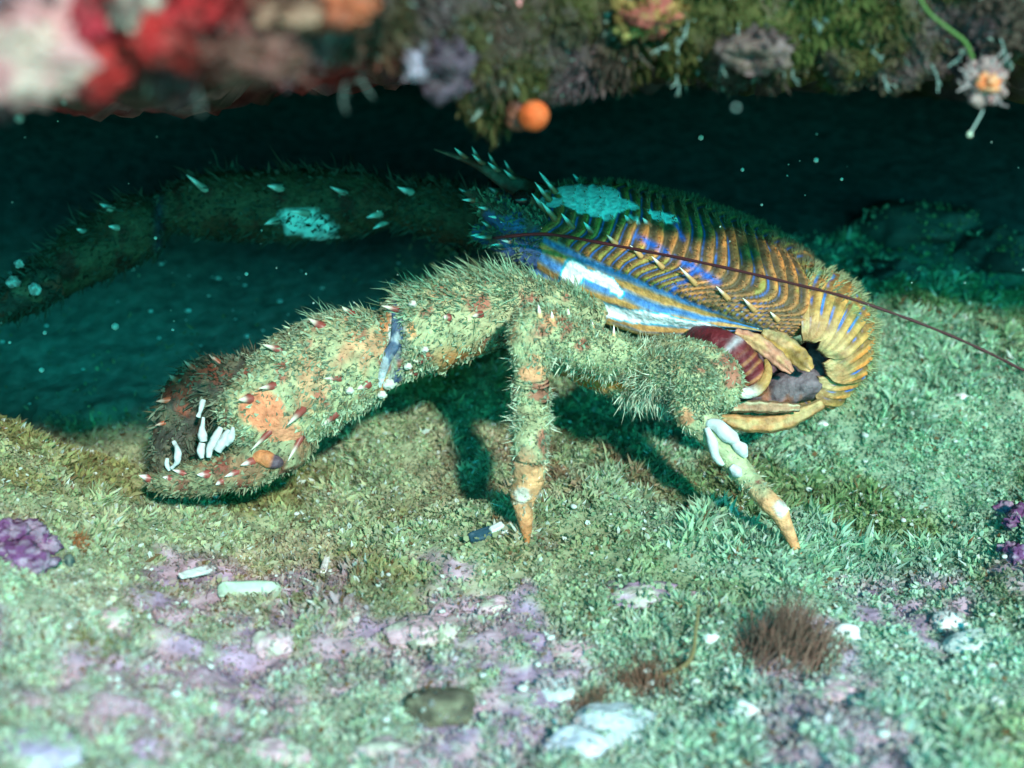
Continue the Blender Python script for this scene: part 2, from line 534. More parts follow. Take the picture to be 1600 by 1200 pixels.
    c = mixc(c, [0.50, 0.93, 0.95], dors * sstep(1.0, 0.8, d2))
    d3 = ((S - 0.03) / 0.045) ** 2 + ((a_ - 0.55) / 0.25) ** 2 + (n2 - 0.5) * 1.5
    c = mixc(c, [0.40, 0.84, 0.90], dors * sstep(1.0, 0.8, d3))
    # flank: slate blue with long ochre lines and the white bar that hooks back on itself
    lines = 0.5 + 0.5 * np.sin(vv * 20 + S * 5 + nz * 4)
    fc = mixc(np.zeros(P.shape) + np.array([0.17, 0.24, 0.30]), [0.50, 0.27, 0.09], sstep(0.5, 0.8, lines))
    fc = mixc(fc, [0.03, 0.2, 0.6], sstep(0.62, 0.9, 1 - lines) * 0.7)
    fc = mixc(fc, [0.50, 0.36, 0.12], sstep(0.86, 0.95, vv))
    wob = (nz - 0.5) * 0.16 + (n2 - 0.5) * 0.12
    Sb, S_keep = S - 0.075, S
    S = Sb
    low = np.exp(-((vv - 0.66 - 0.10 * np.sin(S * 9) - wob) / 0.125) ** 4) * sstep(0.10, 0.13, S + wob * 0.3) * sstep(0.70, 0.64, S + wob * 0.4)
    hi = np.exp(-((vv - 0.24 - wob * 1.6 - 0.2 * (S - 0.2)) / 0.075) ** 4) * sstep(0.10, 0.14, S) * sstep(0.36, 0.31, S + wob * 0.4)
    hk = np.exp(-((S - 0.135 - wob * 0.2) / 0.035) ** 4) * sstep(0.12, 0.2, vv) * sstep(0.8, 0.7, vv)
    edge = np.clip(np.maximum(np.maximum(low, hi), hk), 0, 1)
    S = S_keep
    fc = mixc(fc, [0.02, 0.42, 0.62], sstep(0.08, 0.3, edge))
    fc = mixc(fc, [0.86, 0.90, 0.97], sstep(0.35, 0.6, edge))
    c = np.where(flank[..., None], fc, c)
    c = np.where(((a_ > 1.9) & ~flank)[..., None], np.array([0.35, 0.16, 0.07]), c)
    # front and rear caps
    v = np.vstack([P.reshape(-1, 3), P[0].mean(0), P[-1].mean(0)])
    col = np.vstack([c.reshape(-1, 3), [0.1, 0.06, 0.03], [0.25, 0.12, 0.05]])
    kk = np.arange(nq)
    caps = np.vstack([np.stack([np.full(nq, ns * nq), kk, (kk + 1) % nq], -1), np.stack([np.full(nq, ns * nq + 1), (ns - 1) * nq + (kk + 1) % nq, (ns - 1) * nq + kk], -1)])
    o = link('carapace', v, quads=grid_quads(ns, nq), tris=caps, col=col, m='shell', parent=LOB)
    # fringe of bristles on the ridges
    q4 = grid_quads(ns, nq)
    am = a_.reshape(-1)[q4].mean(1)
    gm = gastric.reshape(-1)[q4].mean(1)
    wt = (dors & (ridge > 0.6)).reshape(-1)[q4].mean(1) * (0.35 + np.clip(-am + 0.3, 0, 1)) * (0.15 + 0.85 * (gm > 0.9)) + 1e-7
    ids, W = sample(v, q4, 16000, w=wt)
    p = interp(v, ids, W)
    nn = unit(interp(np.vstack([rad.reshape(-1, 3), EU, EU]), ids, W))
    ai = interp(np.append(a_.reshape(-1), [0, 0]), ids, W)
    nearside = sstep(-0.1, 0.7, ai)
    dr = nn * (0.8 - 0.45 * nearside)[:, None] - EX * 0.55 + RNG.normal(size=p.shape) * 0.25
    cc = mixc(np.broadcast_to([0.12, 0.12, 0.07], p.shape), [0.34, 0.15, 0.06], nearside * 0.9) * (0.55 + 0.9 * RNG.random((len(p), 1)))  # bristles on top darker, the ledge's shade put into their colour
    bv, bt, bc = blades(p - nn * 0.01, dr, (0.04 + 0.13 * RNG.random(len(p)) ** 1.7) * (1 - 0.4 * nearside), 0.018, EX * 0.4, cc)
    link('bristles', bv, tris=bt, col=bc, m='hair', parent=o, kind='stuff')
    return o, s, w, h
CAR, cs, cw, ch = carapace()

def cone(name, p, dr, L, r, base, tip, parent, m='spine', bend=(0, 0, 0), split=0.55):
    dr = unit(dr)
    pts = [np.append(p + dr * L * t + np.array(bend) * L * t * t, r * f) for t, f in ((-0.15, 1.0), (0.1, 0.95), (0.45, 0.62), (0.8, 0.28), (1.0, 0.02))]
    T = tube(pts, 12, 9, up=(0.3, -0.5, 0.8))
    c = mixc(np.broadcast_to(np.array(base, float), T['v'].shape), tip, sstep(split - 0.15, split + 0.15, T['t']))
    return link(name, T['v'], quads=T['q'], tris=T['tri'], col=c, m=m, parent=parent)

# pale spines along the near edge of the carapace
def on_car(s, a, lift=0.0):
    w, h = np.interp(s, cs, cw), np.interp(s, cs, ch)
    return A + EX * (s * LEN) + ES * (w * math.sin(a)) + EU * (h * math.cos(a) ** 0.85 + lift) + EX * float(bow(a, s))
for s, a, L in ((0.27, 1.18, 0.22), (0.36, 1.22, 0.26), (0.44, 1.26, 0.26), (0.56, 1.30, 0.40), (0.68, 1.33, 0.30), (0.77, 1.34, 0.28), (0.86, 1.36, 0.2)):
    cone('spine', on_car(s, a) + ES * 0.04, -EX * 0.85 + EU * 0.55 + ES * 0.35, L, 0.048, (0.45, 0.25, 0.1), (0.75, 0.72, 0.6), CAR)
for s, a, L in ((0.02, 0.9, 0.4), (0.06, 1.1, 0.4), (0.12, 1.15, 0.3), (0.19, 1.15, 0.26), (0.05, 0.2, 0.3), (0.02, -0.4, 0.4), (0.1, -0.7, 0.3), (0.03, 0.5, 0.42), (0.3, 0.75, 0.18), (0.36, 0.7, 0.18)):
    cone('spine', on_car(s, a), -EX * 0.8 + EU * 0.6 + ES * 0.25, L, 0.06, (0.3, 0.12, 0.06), (0.45, 0.8, 0.8), CAR)

# rostrum, eyes, mouthparts
RO = tube([np.append(V(850, 312, 24.9), 0.40), np.append(V(796, 284, 25.0), 0.26), np.append(V(745, 256, 25.1), 0.13), np.append(V(678, 233, 25.2), 0.02)], 40, 18, 0.6, EU)
ros = link('rostrum', RO['v'], quads=RO['q'], tris=RO['tri'], col=mixc(np.broadcast_to([0.10, 0.035, 0.025], RO['v'].shape), [0.12, 0.10, 0.08], sstep(0.5, 0.65, fbm(RO['v'], 4, 2, 5))), m='shell', parent=LOB)
for t, sgn in ((0.3, 1), (0.45, 1), (0.6, 1), (0.75, 1), (0.35, -1), (0.5, -1), (0.65, -1)):
    i = int(t * 39)
    cone('spine', RO['c'][i] + (ES * sgn * 0.5 + EU * 0.6) * RO['r'][i] * 0.7, -EX * 0.75 + ES * sgn * 0.5 + EU * 0.5, 0.30, 0.05, (0.28, 0.1, 0.06), (0.5, 0.85, 0.85), ros)
for px, py, d in ((814, 312, 24.0), (778, 280, 25.6)):
    e = lump('eye', V(px, py, d), (0.17, 0.17, 0.17), (0.015, 0.012, 0.012), m='eye', sub=3, rough=0.0, parent=LOB)
    st = tube([np.append(V(px + 30, py + 16, d + 0.2), 0.14), np.append(V(px + 14, py + 8, d + 0.1), 0.13), np.append(V(px, py, d), 0.12)], 12, 12)
    link('eye_stalk', st['v'], quads=st['q'], tris=st['tri'], col=(0.25, 0.1, 0.06), m='limb', parent=e)
MOUTH = []
for pts in ([(880, 405, 24.3, .34), (830, 392, 24.2, .32), (780, 372, 24.2, .24), (740, 362, 24.3, .12)], [(850, 360, 24.1, .34), (800, 345, 24.0, .28), (765, 325, 24.0, .2), (730, 300, 24.1, .06)],
            [(830, 330, 25.5, .34), (780, 320, 25.7, .28), (740, 318, 25.8, .2), (700, 330, 25.8, .1)]):
    T = tube([np.append(V(a, b, d), r) for a, b, d, r in pts], 30, 16, rough=0.06)
    mo = link('mouthpart', T['v'], quads=T['q'], tris=T['tri'], col=mixc(np.broadcast_to([0.09, 0.06, 0.045], T['v'].shape), [0.05, 0.09, 0.22], sstep(0.5, 0.6, fbm(T['v'], 3, 2, 3))), m='limb', parent=LOB)
    MOUTH.append((T, mo))
    for k in range(6):
        i = RNG.integers(6, 26)
        dirn = unit(-FWD * RNG.uniform(.1, 1) + UPV * RNG.uniform(-.2, 1) - RGT * 0.5)
        cone('spine', T['c'][i] + dirn * T['r'][i] * 0.85, dirn - RGT * 0.8, RNG.uniform(.16, .32), 0.05, (0.3, 0.1, 0.06), (0.5, 0.85, 0.85), mo)

# antennae
def thread(name, pts, r0, r1, col, parent=None, n=80, seg=8, m='thread', loc=None, rings=0):
    P_ = [np.append(np.array(p), r0 + (r1 - r0) * i / (len(pts) - 1)) for i, p in enumerate(pts)]
    T = tube(P_, n, seg, up=(0.1, -0.6, 0.8), disp=(lambda t, th, v: 0.12 * r0 * np.sin(t * rings)) if rings else None)
    return link(name, T['v'], quads=T['q'], tris=T['tri'], col=col, m=m, parent=parent, loc=loc)
thread('antenna', [V(770, 372, 23.6), V(850, 366, 23.2), V(930, 378, 22.7), V(1090, 409, 21.8), V(1250, 446, 21.2), V(1330, 467, 21.0), V(1450, 510, 20.9), V(1540, 549, 20.8), V(1640, 600, 20.8)], 0.028, 0.018, (0.055, 0.014, 0.018), LOB, 160, rings=900)

# ------------------------------------------------------------------ abdomen curled under
EC = V(1242, 528, 24.25)
def abd(psi, b, r, wscale=1.0, drop=0.55, W2=1.12):
    """psi 90 deg = up over the back, falling towards the tail; b = angle across the body"""
    side = W2 * wscale * np.sin(b)
    rr = r - drop * (1 - np.cos(b)) * 1.15
    return EC + EX * (np.cos(psi) * rr)[..., None] + EU * (np.sin(psi) * rr)[..., None] + ES * side[..., None]

ABD_core = None
ps = np.radians(np.linspace(115, -150, 90)); bb = np.linspace(-1.35, 1.35, 40)
PS, BB = np.meshgrid(ps, bb, indexing='ij')
outer = abd(PS, BB, 0.98 + 0 * PS, 0.9, 0.3)
inner = abd(PS, -BB, 0.62 + 0 * PS, 0.9, 0.1)
loop = np.concatenate([outer, inner], 1)
lv = loop.reshape(-1, 3)
lcol = mixc(np.broadcast_to([0.16, 0.12, 0.15], lv.shape), [0.30, 0.20, 0.24], sstep(0.45, 0.6, fbm(lv, 3, 3, 51)))
lcol = mixc(lcol, [0.35, 0.10, 0.06], sstep(0.55, 0.65, fbm(lv, 2, 3, 52)))
kk = np.arange(80)
v_ = np.vstack([lv, loop[0].mean(0), loop[-1].mean(0)])
caps = np.vstack([np.stack([np.full(80, 90 * 80), kk, (kk + 1) % 80], -1), np.stack([np.full(80, 90 * 80 + 1), 89 * 80 + (kk + 1) % 80, 89 * 80 + kk], -1)])
abdomen = link('abdomen', v_, quads=grid_quads(90, 80)[:, ::-1], tris=caps, col=np.vstack([lcol, lcol[:2]]), m='soft', parent=LOB)

def tergite(p0, p1, R, W2, k):
    npz, nb = 60, 70
    b = np.linspace(-1.5, 1.5, nb)
    t = np.linspace(0, 1, npz)
    TT_, Bq = np.meshgrid(t, b, indexing='ij')
    ab = np.abs(Bq) / 1.5
    shrink = 1 - 0.20 * sstep(0.7, 1.0, ab) - 0.25 * sstep(0.9, 1.0, ab)
    mid = (p0 + p1) / 2 - 4 * sstep(0.5, 1, ab)
    half = (p1 - p0) / 2 * shrink
    psi = np.radians(mid + half * (TT_ * 2 - 1))
    rdg = TT_ * 4.0 + 0.3 * np.sin(Bq * 3)
    fr = rdg - np.floor(rdg)
    ridge = np.where(fr < 0.7, fr / 0.7, (1 - fr) / 0.3)
    r = R + 0.09 * TT_ + 0.05 * ridge * (1 - 0.7 * sstep(0.45, 0.8, ab))
    out = abd(psi, Bq, r, 1.0, 0.70, W2)
    inn = abd(psi, Bq, r - 0.06, 1.0, 0.70, W2 - 0.04)
    o, i = out.reshape(-1, 3), inn.reshape(-1, 3)
    n1, n2, n3 = fbm(o, 1.5, 3, 60 + k), fbm(o, 5, 2, 61), fbm(o, 0.9, 2, 62 + k)
    rd = ridge.reshape(-1); abf = ab.reshape(-1)
    bq = Bq.reshape(-1)
    c = np.zeros(o.shape) + np.array([0.25, 0.14, 0.05])
    c = mixc(c, [0.02, 0.14, 0.55], sstep(0.3, 0.1, rd) * sstep(0.48, 0.58, n1 * 0.6 + n2 * 0.4) * (1 - sstep(0.75, 0.9, abf)))
    c = mixc(c, [0.46, 0.26, 0.08], sstep(0.35, 0.7, rd))
    c = mixc(c, [0.58, 0.21, 0.05], sstep(0.5, 0.8, rd) * sstep(0.5, 0.6, n3))
    c = mixc(c, [0.16, 0.30, 0.12], sstep(0.5, 0.62, n1) * sstep(0.9, 0.2, bq) * 0.8)
    c = mixc(c, np.array([0.47, 0.34, 0.17]), sstep(0.55, 0.8, abf) * (0.35 + 0.35 * sstep(0.4, 0.6, n2) + 0.3 * sstep(0.2, 0.6, rd)))
    c = mixc(c, [0.34, 0.15, 0.06], sstep(0.5, 0.62, fbm(o * [1, 1, 1], 3.0, 3, 64)) * sstep(0.6, 0.8, abf) * 0.6)
    N = npz * nb
    qo = grid_quads(npz, nb, wrap=False)
    edge = []
    for j in range(nb - 1):
        edge += [(j, j + N, j + 1 + N, j + 1), ((npz - 1) * nb + j, (npz - 1) * nb + j + 1, (npz - 1) * nb + j + 1 + N, (npz - 1) * nb + j + N)]
    for a in range(npz - 1):
        edge += [(a * nb, (a + 1) * nb, (a + 1) * nb + N, a * nb + N), (a * nb + nb - 1, a * nb + nb - 1 + N, (a + 1) * nb + nb - 1 + N, (a + 1) * nb + nb - 1)]
    o_ = link('tail_plate', np.vstack([o, i]), quads=np.vstack([qo, qo[:, ::-1] + N, np.array(edge)]), col=np.vstack([c, c * 0 + [0.3, 0.15, 0.08]]), m='shell', parent=abdomen)
    w = (1 - abf)[qo].mean(1) + 0.02
    ids, Wt = sample(o, qo, 420, w=w * (rd[qo].mean(1) > 0.5) * (bq[qo].mean(1) < 0.6) + 1e-6)
    p = interp(o, ids, Wt)
    nn = unit(p - EC - ES * ((p - EC) @ ES)[:, None] * 0.5)
    bv, bt, bc = blades(p, nn + RNG.normal(size=p.shape) * .35 + EX * 0.3, 0.05 + 0.10 * RNG.random(len(p)), 0.02, EX * 0.2, np.array([0.26, 0.30, 0.17]) * (0.6 + 0.8 * RNG.random((len(p), 1))))
    return bv, bt, bc
for k, (p0, p1, R, W2) in enumerate(((104, 62, 1.20, 1.16), (70, 30, 1.24, 1.18), (38, -2, 1.26, 1.16), (5, -36, 1.26, 1.10), (-29, -68, 1.24, 1.02), (-62, -104, 1.20, 0.94))):
    bv, bt, bc = tergite(p0, p1, R, W2, k)
    link('bristles', bv, tris=bt, col=bc, m='hair', parent=abdomen, kind='stuff')

def plate(name, p0, p1, wdir, wid, thick, col, col2, parent, m='shell', curve=(0, 0, 0), nub=0.0):
    """a lens-shaped flap from p0 to p1"""
    p0, p1 = np.array(p0), np.array(p1)
    ax = p1 - p0
    pts = [np.append(p0 + ax * t + np.array(curve) * math.sin(t * math.pi), wid * f) for t, f in ((0, .55), (.15, .8), (.4, 1), (.7, .98), (.9, .75 + nub), (1, .25))]
    T = tube(pts, 40, 36, thick / wid, np.cross(ax, wdir), rough=0.05, disp=lambda t, th, v: 0.012 * np.sin(th * 5) + 0.008 * np.sin(t * 40))
    c = mixc(np.broadcast_to(np.array(col, float), T['v'].shape), col2, sstep(0.42, 0.6, fbm(T['v'], 5, 3, 7) + 0.10 * np.sin(T['th'] * 5)))
    c = mixc(c, np.array(col) * 0.3, sstep(0.75, 0.97, np.abs(np.cos(T['th']))) * 0.8)
    c = mixc(c, np.array(col) * 0.35, sstep(0.55, 0.66, fbm(T['v'], 2.4, 4, 9)) * 0.8)
    return link(name, T['v'], quads=T['q'], tris=T['tri'], col=c, m=m, parent=parent)
tan, gold, pink = (0.50, 0.29, 0.14), (0.50, 0.28, 0.08), (0.46, 0.20, 0.13)
plate('flap', V(1148, 520, 23.1), V(1238, 582, 22.95), UPV, 0.125, 0.045, pink, tan, abdomen, curve=UPV * 0.10)
plate('flap', V(1190, 520, 23.15), V(1268, 578, 23.0), UPV, 0.16, 0.045, gold, tan, abdomen, curve=UPV * 0.08)
plate('tail_fan', V(1250, 637, 23.0), V(1130, 634, 23.1), UPV, 0.095, 0.06, (0.34, 0.19, 0.11), (0.42, 0.38, 0.24), abdomen, nub=0.15)
plate('tail_fan', V(1285, 630, 23.3), V(1125, 652, 23.2), UPV, 0.14, 0.07, (0.42, 0.29, 0.13), (0.40, 0.2, 0.08), abdomen, curve=-UPV * 0.22)
plate('tail_fan', V(1240, 612, 23.6), V(1135, 622, 23.6), UPV, 0.2, 0.1, (0.32, 0.2, 0.2), (0.25, 0.2, 0.26), abdomen)
T = tube([np.append(V(a, b, d), r) for a, b, d, r in ((1150, 612, 23.7, .2), (1195, 614, 23.6, .30), (1245, 600, 23.6, .33), (1278, 572, 23.7, .3), (1280, 535, 23.8, .2), (1262, 510, 23.9, .08))], 60, 30, 0.8, rough=0.16)
link('soft_belly', T['v'], quads=T['q'], tris=T['tri'], col=mixc(mixc(np.broadcast_to([0.09, 0.065, 0.075], T['v'].shape), [0.17, 0.13, 0.15], sstep(.4, .6, fbm(T['v'], 4, 3, 3))), [0.25, 0.10, 0.06], sstep(.55, .65, fbm(T['v'], 2.5, 3, 5))), m='soft', parent=abdomen)
# dark red banded base of the folded rear leg
T = tube([np.append(V(a, b, d), r) for a, b, d, r in ((1085, 528, 23.3, .2), (1115, 535, 22.95, .27), (1142, 551, 22.85, .30), (1164, 575, 22.85, .28), (1180, 598, 22.9, .25), (1188, 612, 23.0, .12))], 70, 26, disp=lambda t, th, v: 0.012 * np.sin(t * 75) * sstep(0.4, 0.6, t), rough=0.05)
c = mixc(np.broadcast_to([0.11, 0.014, 0.02], T['v'].shape), [0.30, 0.12, 0.05], sstep(0.2, 0.9, np.sin(T['t'] * 75 + 3 * fbm(T['v'], 3, 2, 8))) * sstep(0.45, 0.65, T['t']))
c = mixc(c, [0.55, 0.5, 0.55], np.exp(-((T['t'] - 0.42) / 0.03) ** 2 - ((fbm(T['v'], 3, 2, 4) - 0.62) / 0.1) ** 2))
rl = link('folded_leg', T['v'], quads=T['q'], tris=T['tri'], col=c, m='soft', parent=LOB)
T = tube([np.append(V(a, b, d), r) for a, b, d, r in ((1146, 603, 22.75, .03), (1158, 614, 22.65, .08), (1178, 611, 22.6, .10), (1193, 598, 22.6, .09), (1200, 578, 22.7, .07), (1196, 562, 22.8, .03))], 40, 14)
link('pale_rim', T['v'], quads=T['q'], tris=T['tri'], col=mixc(np.broadcast_to([0.70, 0.68, 0.64], T['v'].shape), [0.42, 0.23, 0.08], sstep(0.3, 0.55, T['t'])), m='soft', parent=rl)

# ------------------------------------------------------------------ limbs
SAGE = np.array([0.26, 0.335, 0.225])
def fuzz(T, part, count, lmin, lmax, wid, lay, mask=None, col=SAGE, var=0.5, tip=None, dark=0.25, name='bristles', out=1.0, silt=0.6):
    w = None
    if mask is not None:
        w = mask[T['q']].mean(1) + 1e-6
    pt = (0.35 + 1.0 * sstep(0.38, 0.58, fbm(T['v'], 2.6, 3, 25)))[T['q']].mean(1)    # patchy growth
    w = pt if w is None else w * pt
    ids, W = sample(T['v'], T['q'], count, w=w)
    p, nn, tg = interp(T['v'], ids, W), unit(interp(T['n'], ids, W)), unit(interp(T['tan'], ids, W))
    fl_ = RNG.random(count) < silt                                  # silt-laden flakes lying flat among the hairs
    cl = fbm(p, 4.2, 3, 19)
    dr = nn * np.where(fl_, 0.45, out)[:, None] + tg * lay + RNG.normal(size=p.shape) * np.where(fl_, 0.6, 0.3)[:, None]
    f = RNG.random((count, 1))
    cc = np.array(col) * (1 - var / 2 + var * f) * (0.7 + 0.6 * sstep(0.3, 0.7, cl))[:, None]
    cc = np.where(RNG.random((count, 1)) < dark, cc * np.array([0.75, 0.58, 0.48]), cc)
    cc = np.where(RNG.random((count, 1)) < 0.04, np.array(col) * 1.7, cc)
    L = np.where(fl_, lmin + 0.05 * RNG.random(count), (lmin + (lmax - lmin) * RNG.random(count) ** 1.8) * (0.5 + sstep(0.3, 0.6, cl)))
    wd = np.where(fl_, wid * (1.2 + 1.2 * RNG.random(count)), wid * (0.4 + 0.6 * RNG.random(count)))
    bv, bt, bc = blades(p - nn * 0.015, dr, L, wd, tg * lay * 0.5 + RNG.normal(size=p.shape) * 0.25, cc, w_mid=1.1)
    return link(name, bv, tris=bt, col=bc, m='hair', parent=part, kind='stuff')

def limb(name, pts, n, seg, colf, flat=1.0, up=(0, 0, 1), rough=0.05, disp=None):
    T = tube([np.append(V(a, b, d), r) for a, b, d, r in pts], n, seg, flat, up, disp, rough)
    o = link(name, T['v'], quads=T['q'], tris=T['tri'], col=colf(T), m='limb', parent=LOB)
    return T, o

def sage_shell(T, seed, orange=0.5):
    v = T['v']
    c = mixc(np.broadcast_to([0.35, 0.37, 0.21], v.shape), [0.42, 0.20, 0.11], sstep(0.64 - 0.1 * orange, 0.74 - 0.1 * orange, fbm(v, 1.7, 3, seed)) * 0.8)
    return mixc(c, [0.30, 0.06, 0.05], sstep(0.6, 0.68, fbm(v, 3.2, 3, seed + 1)) * 0.8)

for T_, mo_ in MOUTH:
    fuzz(T_, mo_, 900, 0.06, 0.2, 0.03, 0.5, col=(0.14, 0.20, 0.14))
# near claw arm
NEAR = [(930, 500, 23.8, .34), (860, 488, 23.4, .50), (790, 482, 23.1, .58), (715, 496, 22.9, .70), (655, 518, 22.75, .73), (622, 538, 22.7, .60), (604, 546, 22.7, .56), (575, 554, 22.65, .74),
        (520, 575, 22.6, .85), (460, 612, 22.5, .84), (415, 640, 22.45, .74), (380, 655, 22.45, .58), (355, 668, 22.5, .2)]
def near_col(T):
    c = sage_shell(T, 71)
    px, py, _ = pix(T['v'])
    jx = px - (612 + 8 * np.sin((py - 480) / 40))
    c = mixc(c, [0.05, 0.09, 0.20], np.exp(-((jx - 6) / 9) ** 2) * sstep(0.3, 0.5, fbm(T['v'], 4, 3, 77)))
    c = mixc(c, [0.45, 0.55, 0.62], np.exp(-((jx + 8) / 4) ** 2) * sstep(0.4, 0.6, fbm(T['v'], 3, 3, 78)))
    def spot(x, y, rx, ry, col):
        nonlocal c
        c = mixc(c, col, sstep(1.15, 0.7, ((px - x) / rx) ** 2 + ((py - y) / ry) ** 2 + (fbm(T['v'], 5, 2, 3) - .5)))
    spot(600, 505, 11, 26, [0.60, 0.25, 0.11]); spot(643, 516, 8, 16, [0.58, 0.24, 0.11]); spot(602, 605, 14, 10, [0.58, 0.22, 0.08])
    spot(410, 640, 38, 32, [0.60, 0.21, 0.11]); spot(450, 685, 30, 24, [0.56, 0.23, 0.13]); spot(480, 715, 20, 16, [0.5, 0.2, 0.1])
    c = mixc(c, [0.40, 0.17, 0.06], sstep(650, 710, px) * sstep(530, 560, py))
    return c
Tn, near = limb('claw_arm', NEAR, 170, 44, near_col, rough=0.07)
pxn, pyn, _ = pix(Tn['v'])
msk = 1 - 0.82 * np.maximum.reduce([np.exp(-((pxn - 612) / 14) ** 2), (((pxn - 412) / 42) ** 2 + ((pyn - 640) / 34) ** 2 < 1) * 1.0, (((pxn - 452) / 30) ** 2 + ((pyn - 690) / 24) ** 2 < 1) * 1.0,
                                    sstep(640, 700, pxn) * sstep(532, 558, pyn) * 0.95])
fuzz(Tn, near, 23000, 0.045, 0.135, 0.030, 0.6, msk, col=SAGE, silt=0.78, var=0.8)
fuzz(Tn, near, 1800, 0.08, 0.28, 0.020, 0.6, msk * sstep(520, 470, pyn), col=(0.22, 0.36, 0.24), silt=0.0)
def nearest(T, px, py):
    a, b, d = pix(T['v'])
    e = (a - px) ** 2 + (b - py) ** 2 + (d - d.min()) ** 2 * 900
    return int(np.argmin(e))
def surf_spine(T, part, px, py, dirpx, L, r, base=(0.22, 0.05, 0.04), tip=(0.58, 0.54, 0.45)):
    i = nearest(T, px, py)
    dv = RGT * dirpx[0] - UPV * dirpx[1] + RNG.normal(size=3) * 0.18
    L, r = L * RNG.uniform(0.7, 1.1), r * RNG.uniform(0.65, 1.1)
    cone('spine', T['v'][i] - T['n'][i] * 0.04, unit(dv) * 0.9 + T['n'][i] * 0.65, L, r, base, tip, part)
for px, py, L in ((500, 500, .34), (440, 545, .36), (548, 480, .3), (528, 590, .24), (430, 605, .3), (525, 650, .34), (478, 645, .42), (425, 680, .42),
                  (480, 690, .42), (575, 600, .26), (390, 620, .3), (660, 570, .14), (700, 490, .16), (750, 490, .16), (455, 700, .3), (620, 480, .3), (650, 590, .14)):
    surf_spine(Tn, near, px, py, (-1, -0.12 if py < 600 else 0.28), L, 0.085)
for px, py, r in ((608, 596, .12), (640, 578, .08), (661, 543, .07), (545, 605, .08), (645, 470, .08), (603, 622, .09)):
    i = nearest(Tn, px, py)
    lump('pale_knob', Tn['v'][i] + Tn['n'][i] * r * 0.5, (r * .8, r * .6, r * 0.8), (0.62, 0.64, 0.6), (0.5, 0.5, 0.42), m='white', sub=3, rough=0.35, parent=near)

ii = [nearest(Tn, a, b) for a, b in ((612, 478), (617, 505), (614, 532), (608, 560), (602, 585), (598, 606))]
T = tube([np.append(Tn['v'][k_] + Tn['n'][k_] * -0.02, r) for k_, r in zip(ii, (.04, .08, .09, .085, .08, .03))], 60, 16, rough=0.1)
link('joint_membrane', T['v'], quads=T['q'], tris=T['tri'], col=mixc(mixc(np.broadcast_to([0.06, 0.10, 0.17], T['v'].shape), [0.5, 0.56, 0.6], sstep(0.62, 0.85, T['t'])), [0.35, 0.42, 0.45], sstep(.5, .6, fbm(T['v'], 6, 3, 2)) * .7), m='soft', parent=near)
# fingers of the near claw
def shaded_shell(T):  # finger shell with its shade mixed into the colour
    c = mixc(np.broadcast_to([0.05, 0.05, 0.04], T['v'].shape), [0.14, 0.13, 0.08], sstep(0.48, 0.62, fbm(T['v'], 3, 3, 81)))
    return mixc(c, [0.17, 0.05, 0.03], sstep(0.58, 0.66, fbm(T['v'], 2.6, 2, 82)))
def part_limb(name, pts, parent, n=50, seg=20, colf=shaded_shell, **k):
    T = tube([np.append(V(a, b, d), r) for a, b, d, r in pts], n, seg, **k)
    return T, link(name, T['v'], quads=T['q'], tris=T['tri'], col=colf(T), m='limb', parent=parent)
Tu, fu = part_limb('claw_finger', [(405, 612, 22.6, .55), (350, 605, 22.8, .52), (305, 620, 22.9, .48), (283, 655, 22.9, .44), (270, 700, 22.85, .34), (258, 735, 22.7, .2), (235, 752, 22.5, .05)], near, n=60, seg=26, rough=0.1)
fuzz(Tu, fu, 3600, 0.05, 0.19, 0.035, 0.6, col=(0.10, 0.12, 0.085), var=1.2)  # bristles darkened as well, for the shade on this finger
Tl, fl = part_limb('claw_finger', [(480, 668, 22.6, .25), (445, 698, 22.35, .38), (405, 722, 22.2, .33), (350, 742, 22.15, .28), (300, 750, 22.2, .25), (258, 752, 22.3, .2), (232, 748, 22.35, .06)], near, rough=0.09, colf=lambda T: 0.6 * sage_shell(T, 84, 0.9))
fuzz(Tl, fl, 2600, 0.04, 0.12, 0.03, 0.6, col=(0.17, 0.19, 0.12), var=1.2)
for px, py, dx, dy, L in ((290, 735, -1, -.2, .2), (325, 742, -1, .1, .2), (265, 748, -1, -.1, .18), (370, 735, -1, .2, .26), (395, 722, -1, .3, .26), (345, 752, -1, .1, .16), (230, 745, -1, -.2, .18)):
    surf_spine(Tl, fl, px, py, (dx, dy), L, 0.075, (0.26, 0.055, 0.045), (0.6, 0.58, 0.54))
for px, py, dx, dy, L in ((300, 570, -1, -.4, .26), (270, 590, -1, -.2, .22), (340, 565, -1, -.5, .3), (262, 625, -.8, .3, .24), (250, 660, -.8, .4, .2)):
    surf_spine(Tu, fu, px, py, (dx, dy), L, 0.075, (0.30, 0.08, 0.04), (0.36, 0.28, 0.22))
T = tube([np.append(V(a, b, d), r) for a, b, d, r in ((394, 710, 22.1, .08), (412, 715, 21.98, .15), (430, 721, 21.98, .14), (446, 722, 22.1, .04))], 30, 20, rough=0.2, rsc=4)
link('bare_joint', T['v'], quads=T['q'], tris=T['tri'], col=mixc(np.broadcast_to([0.52, 0.19, 0.08], T['v'].shape), [0.09, 0.06, 0.08], sstep(0.55, 0.62, T['t'])), m='shell', parent=near)
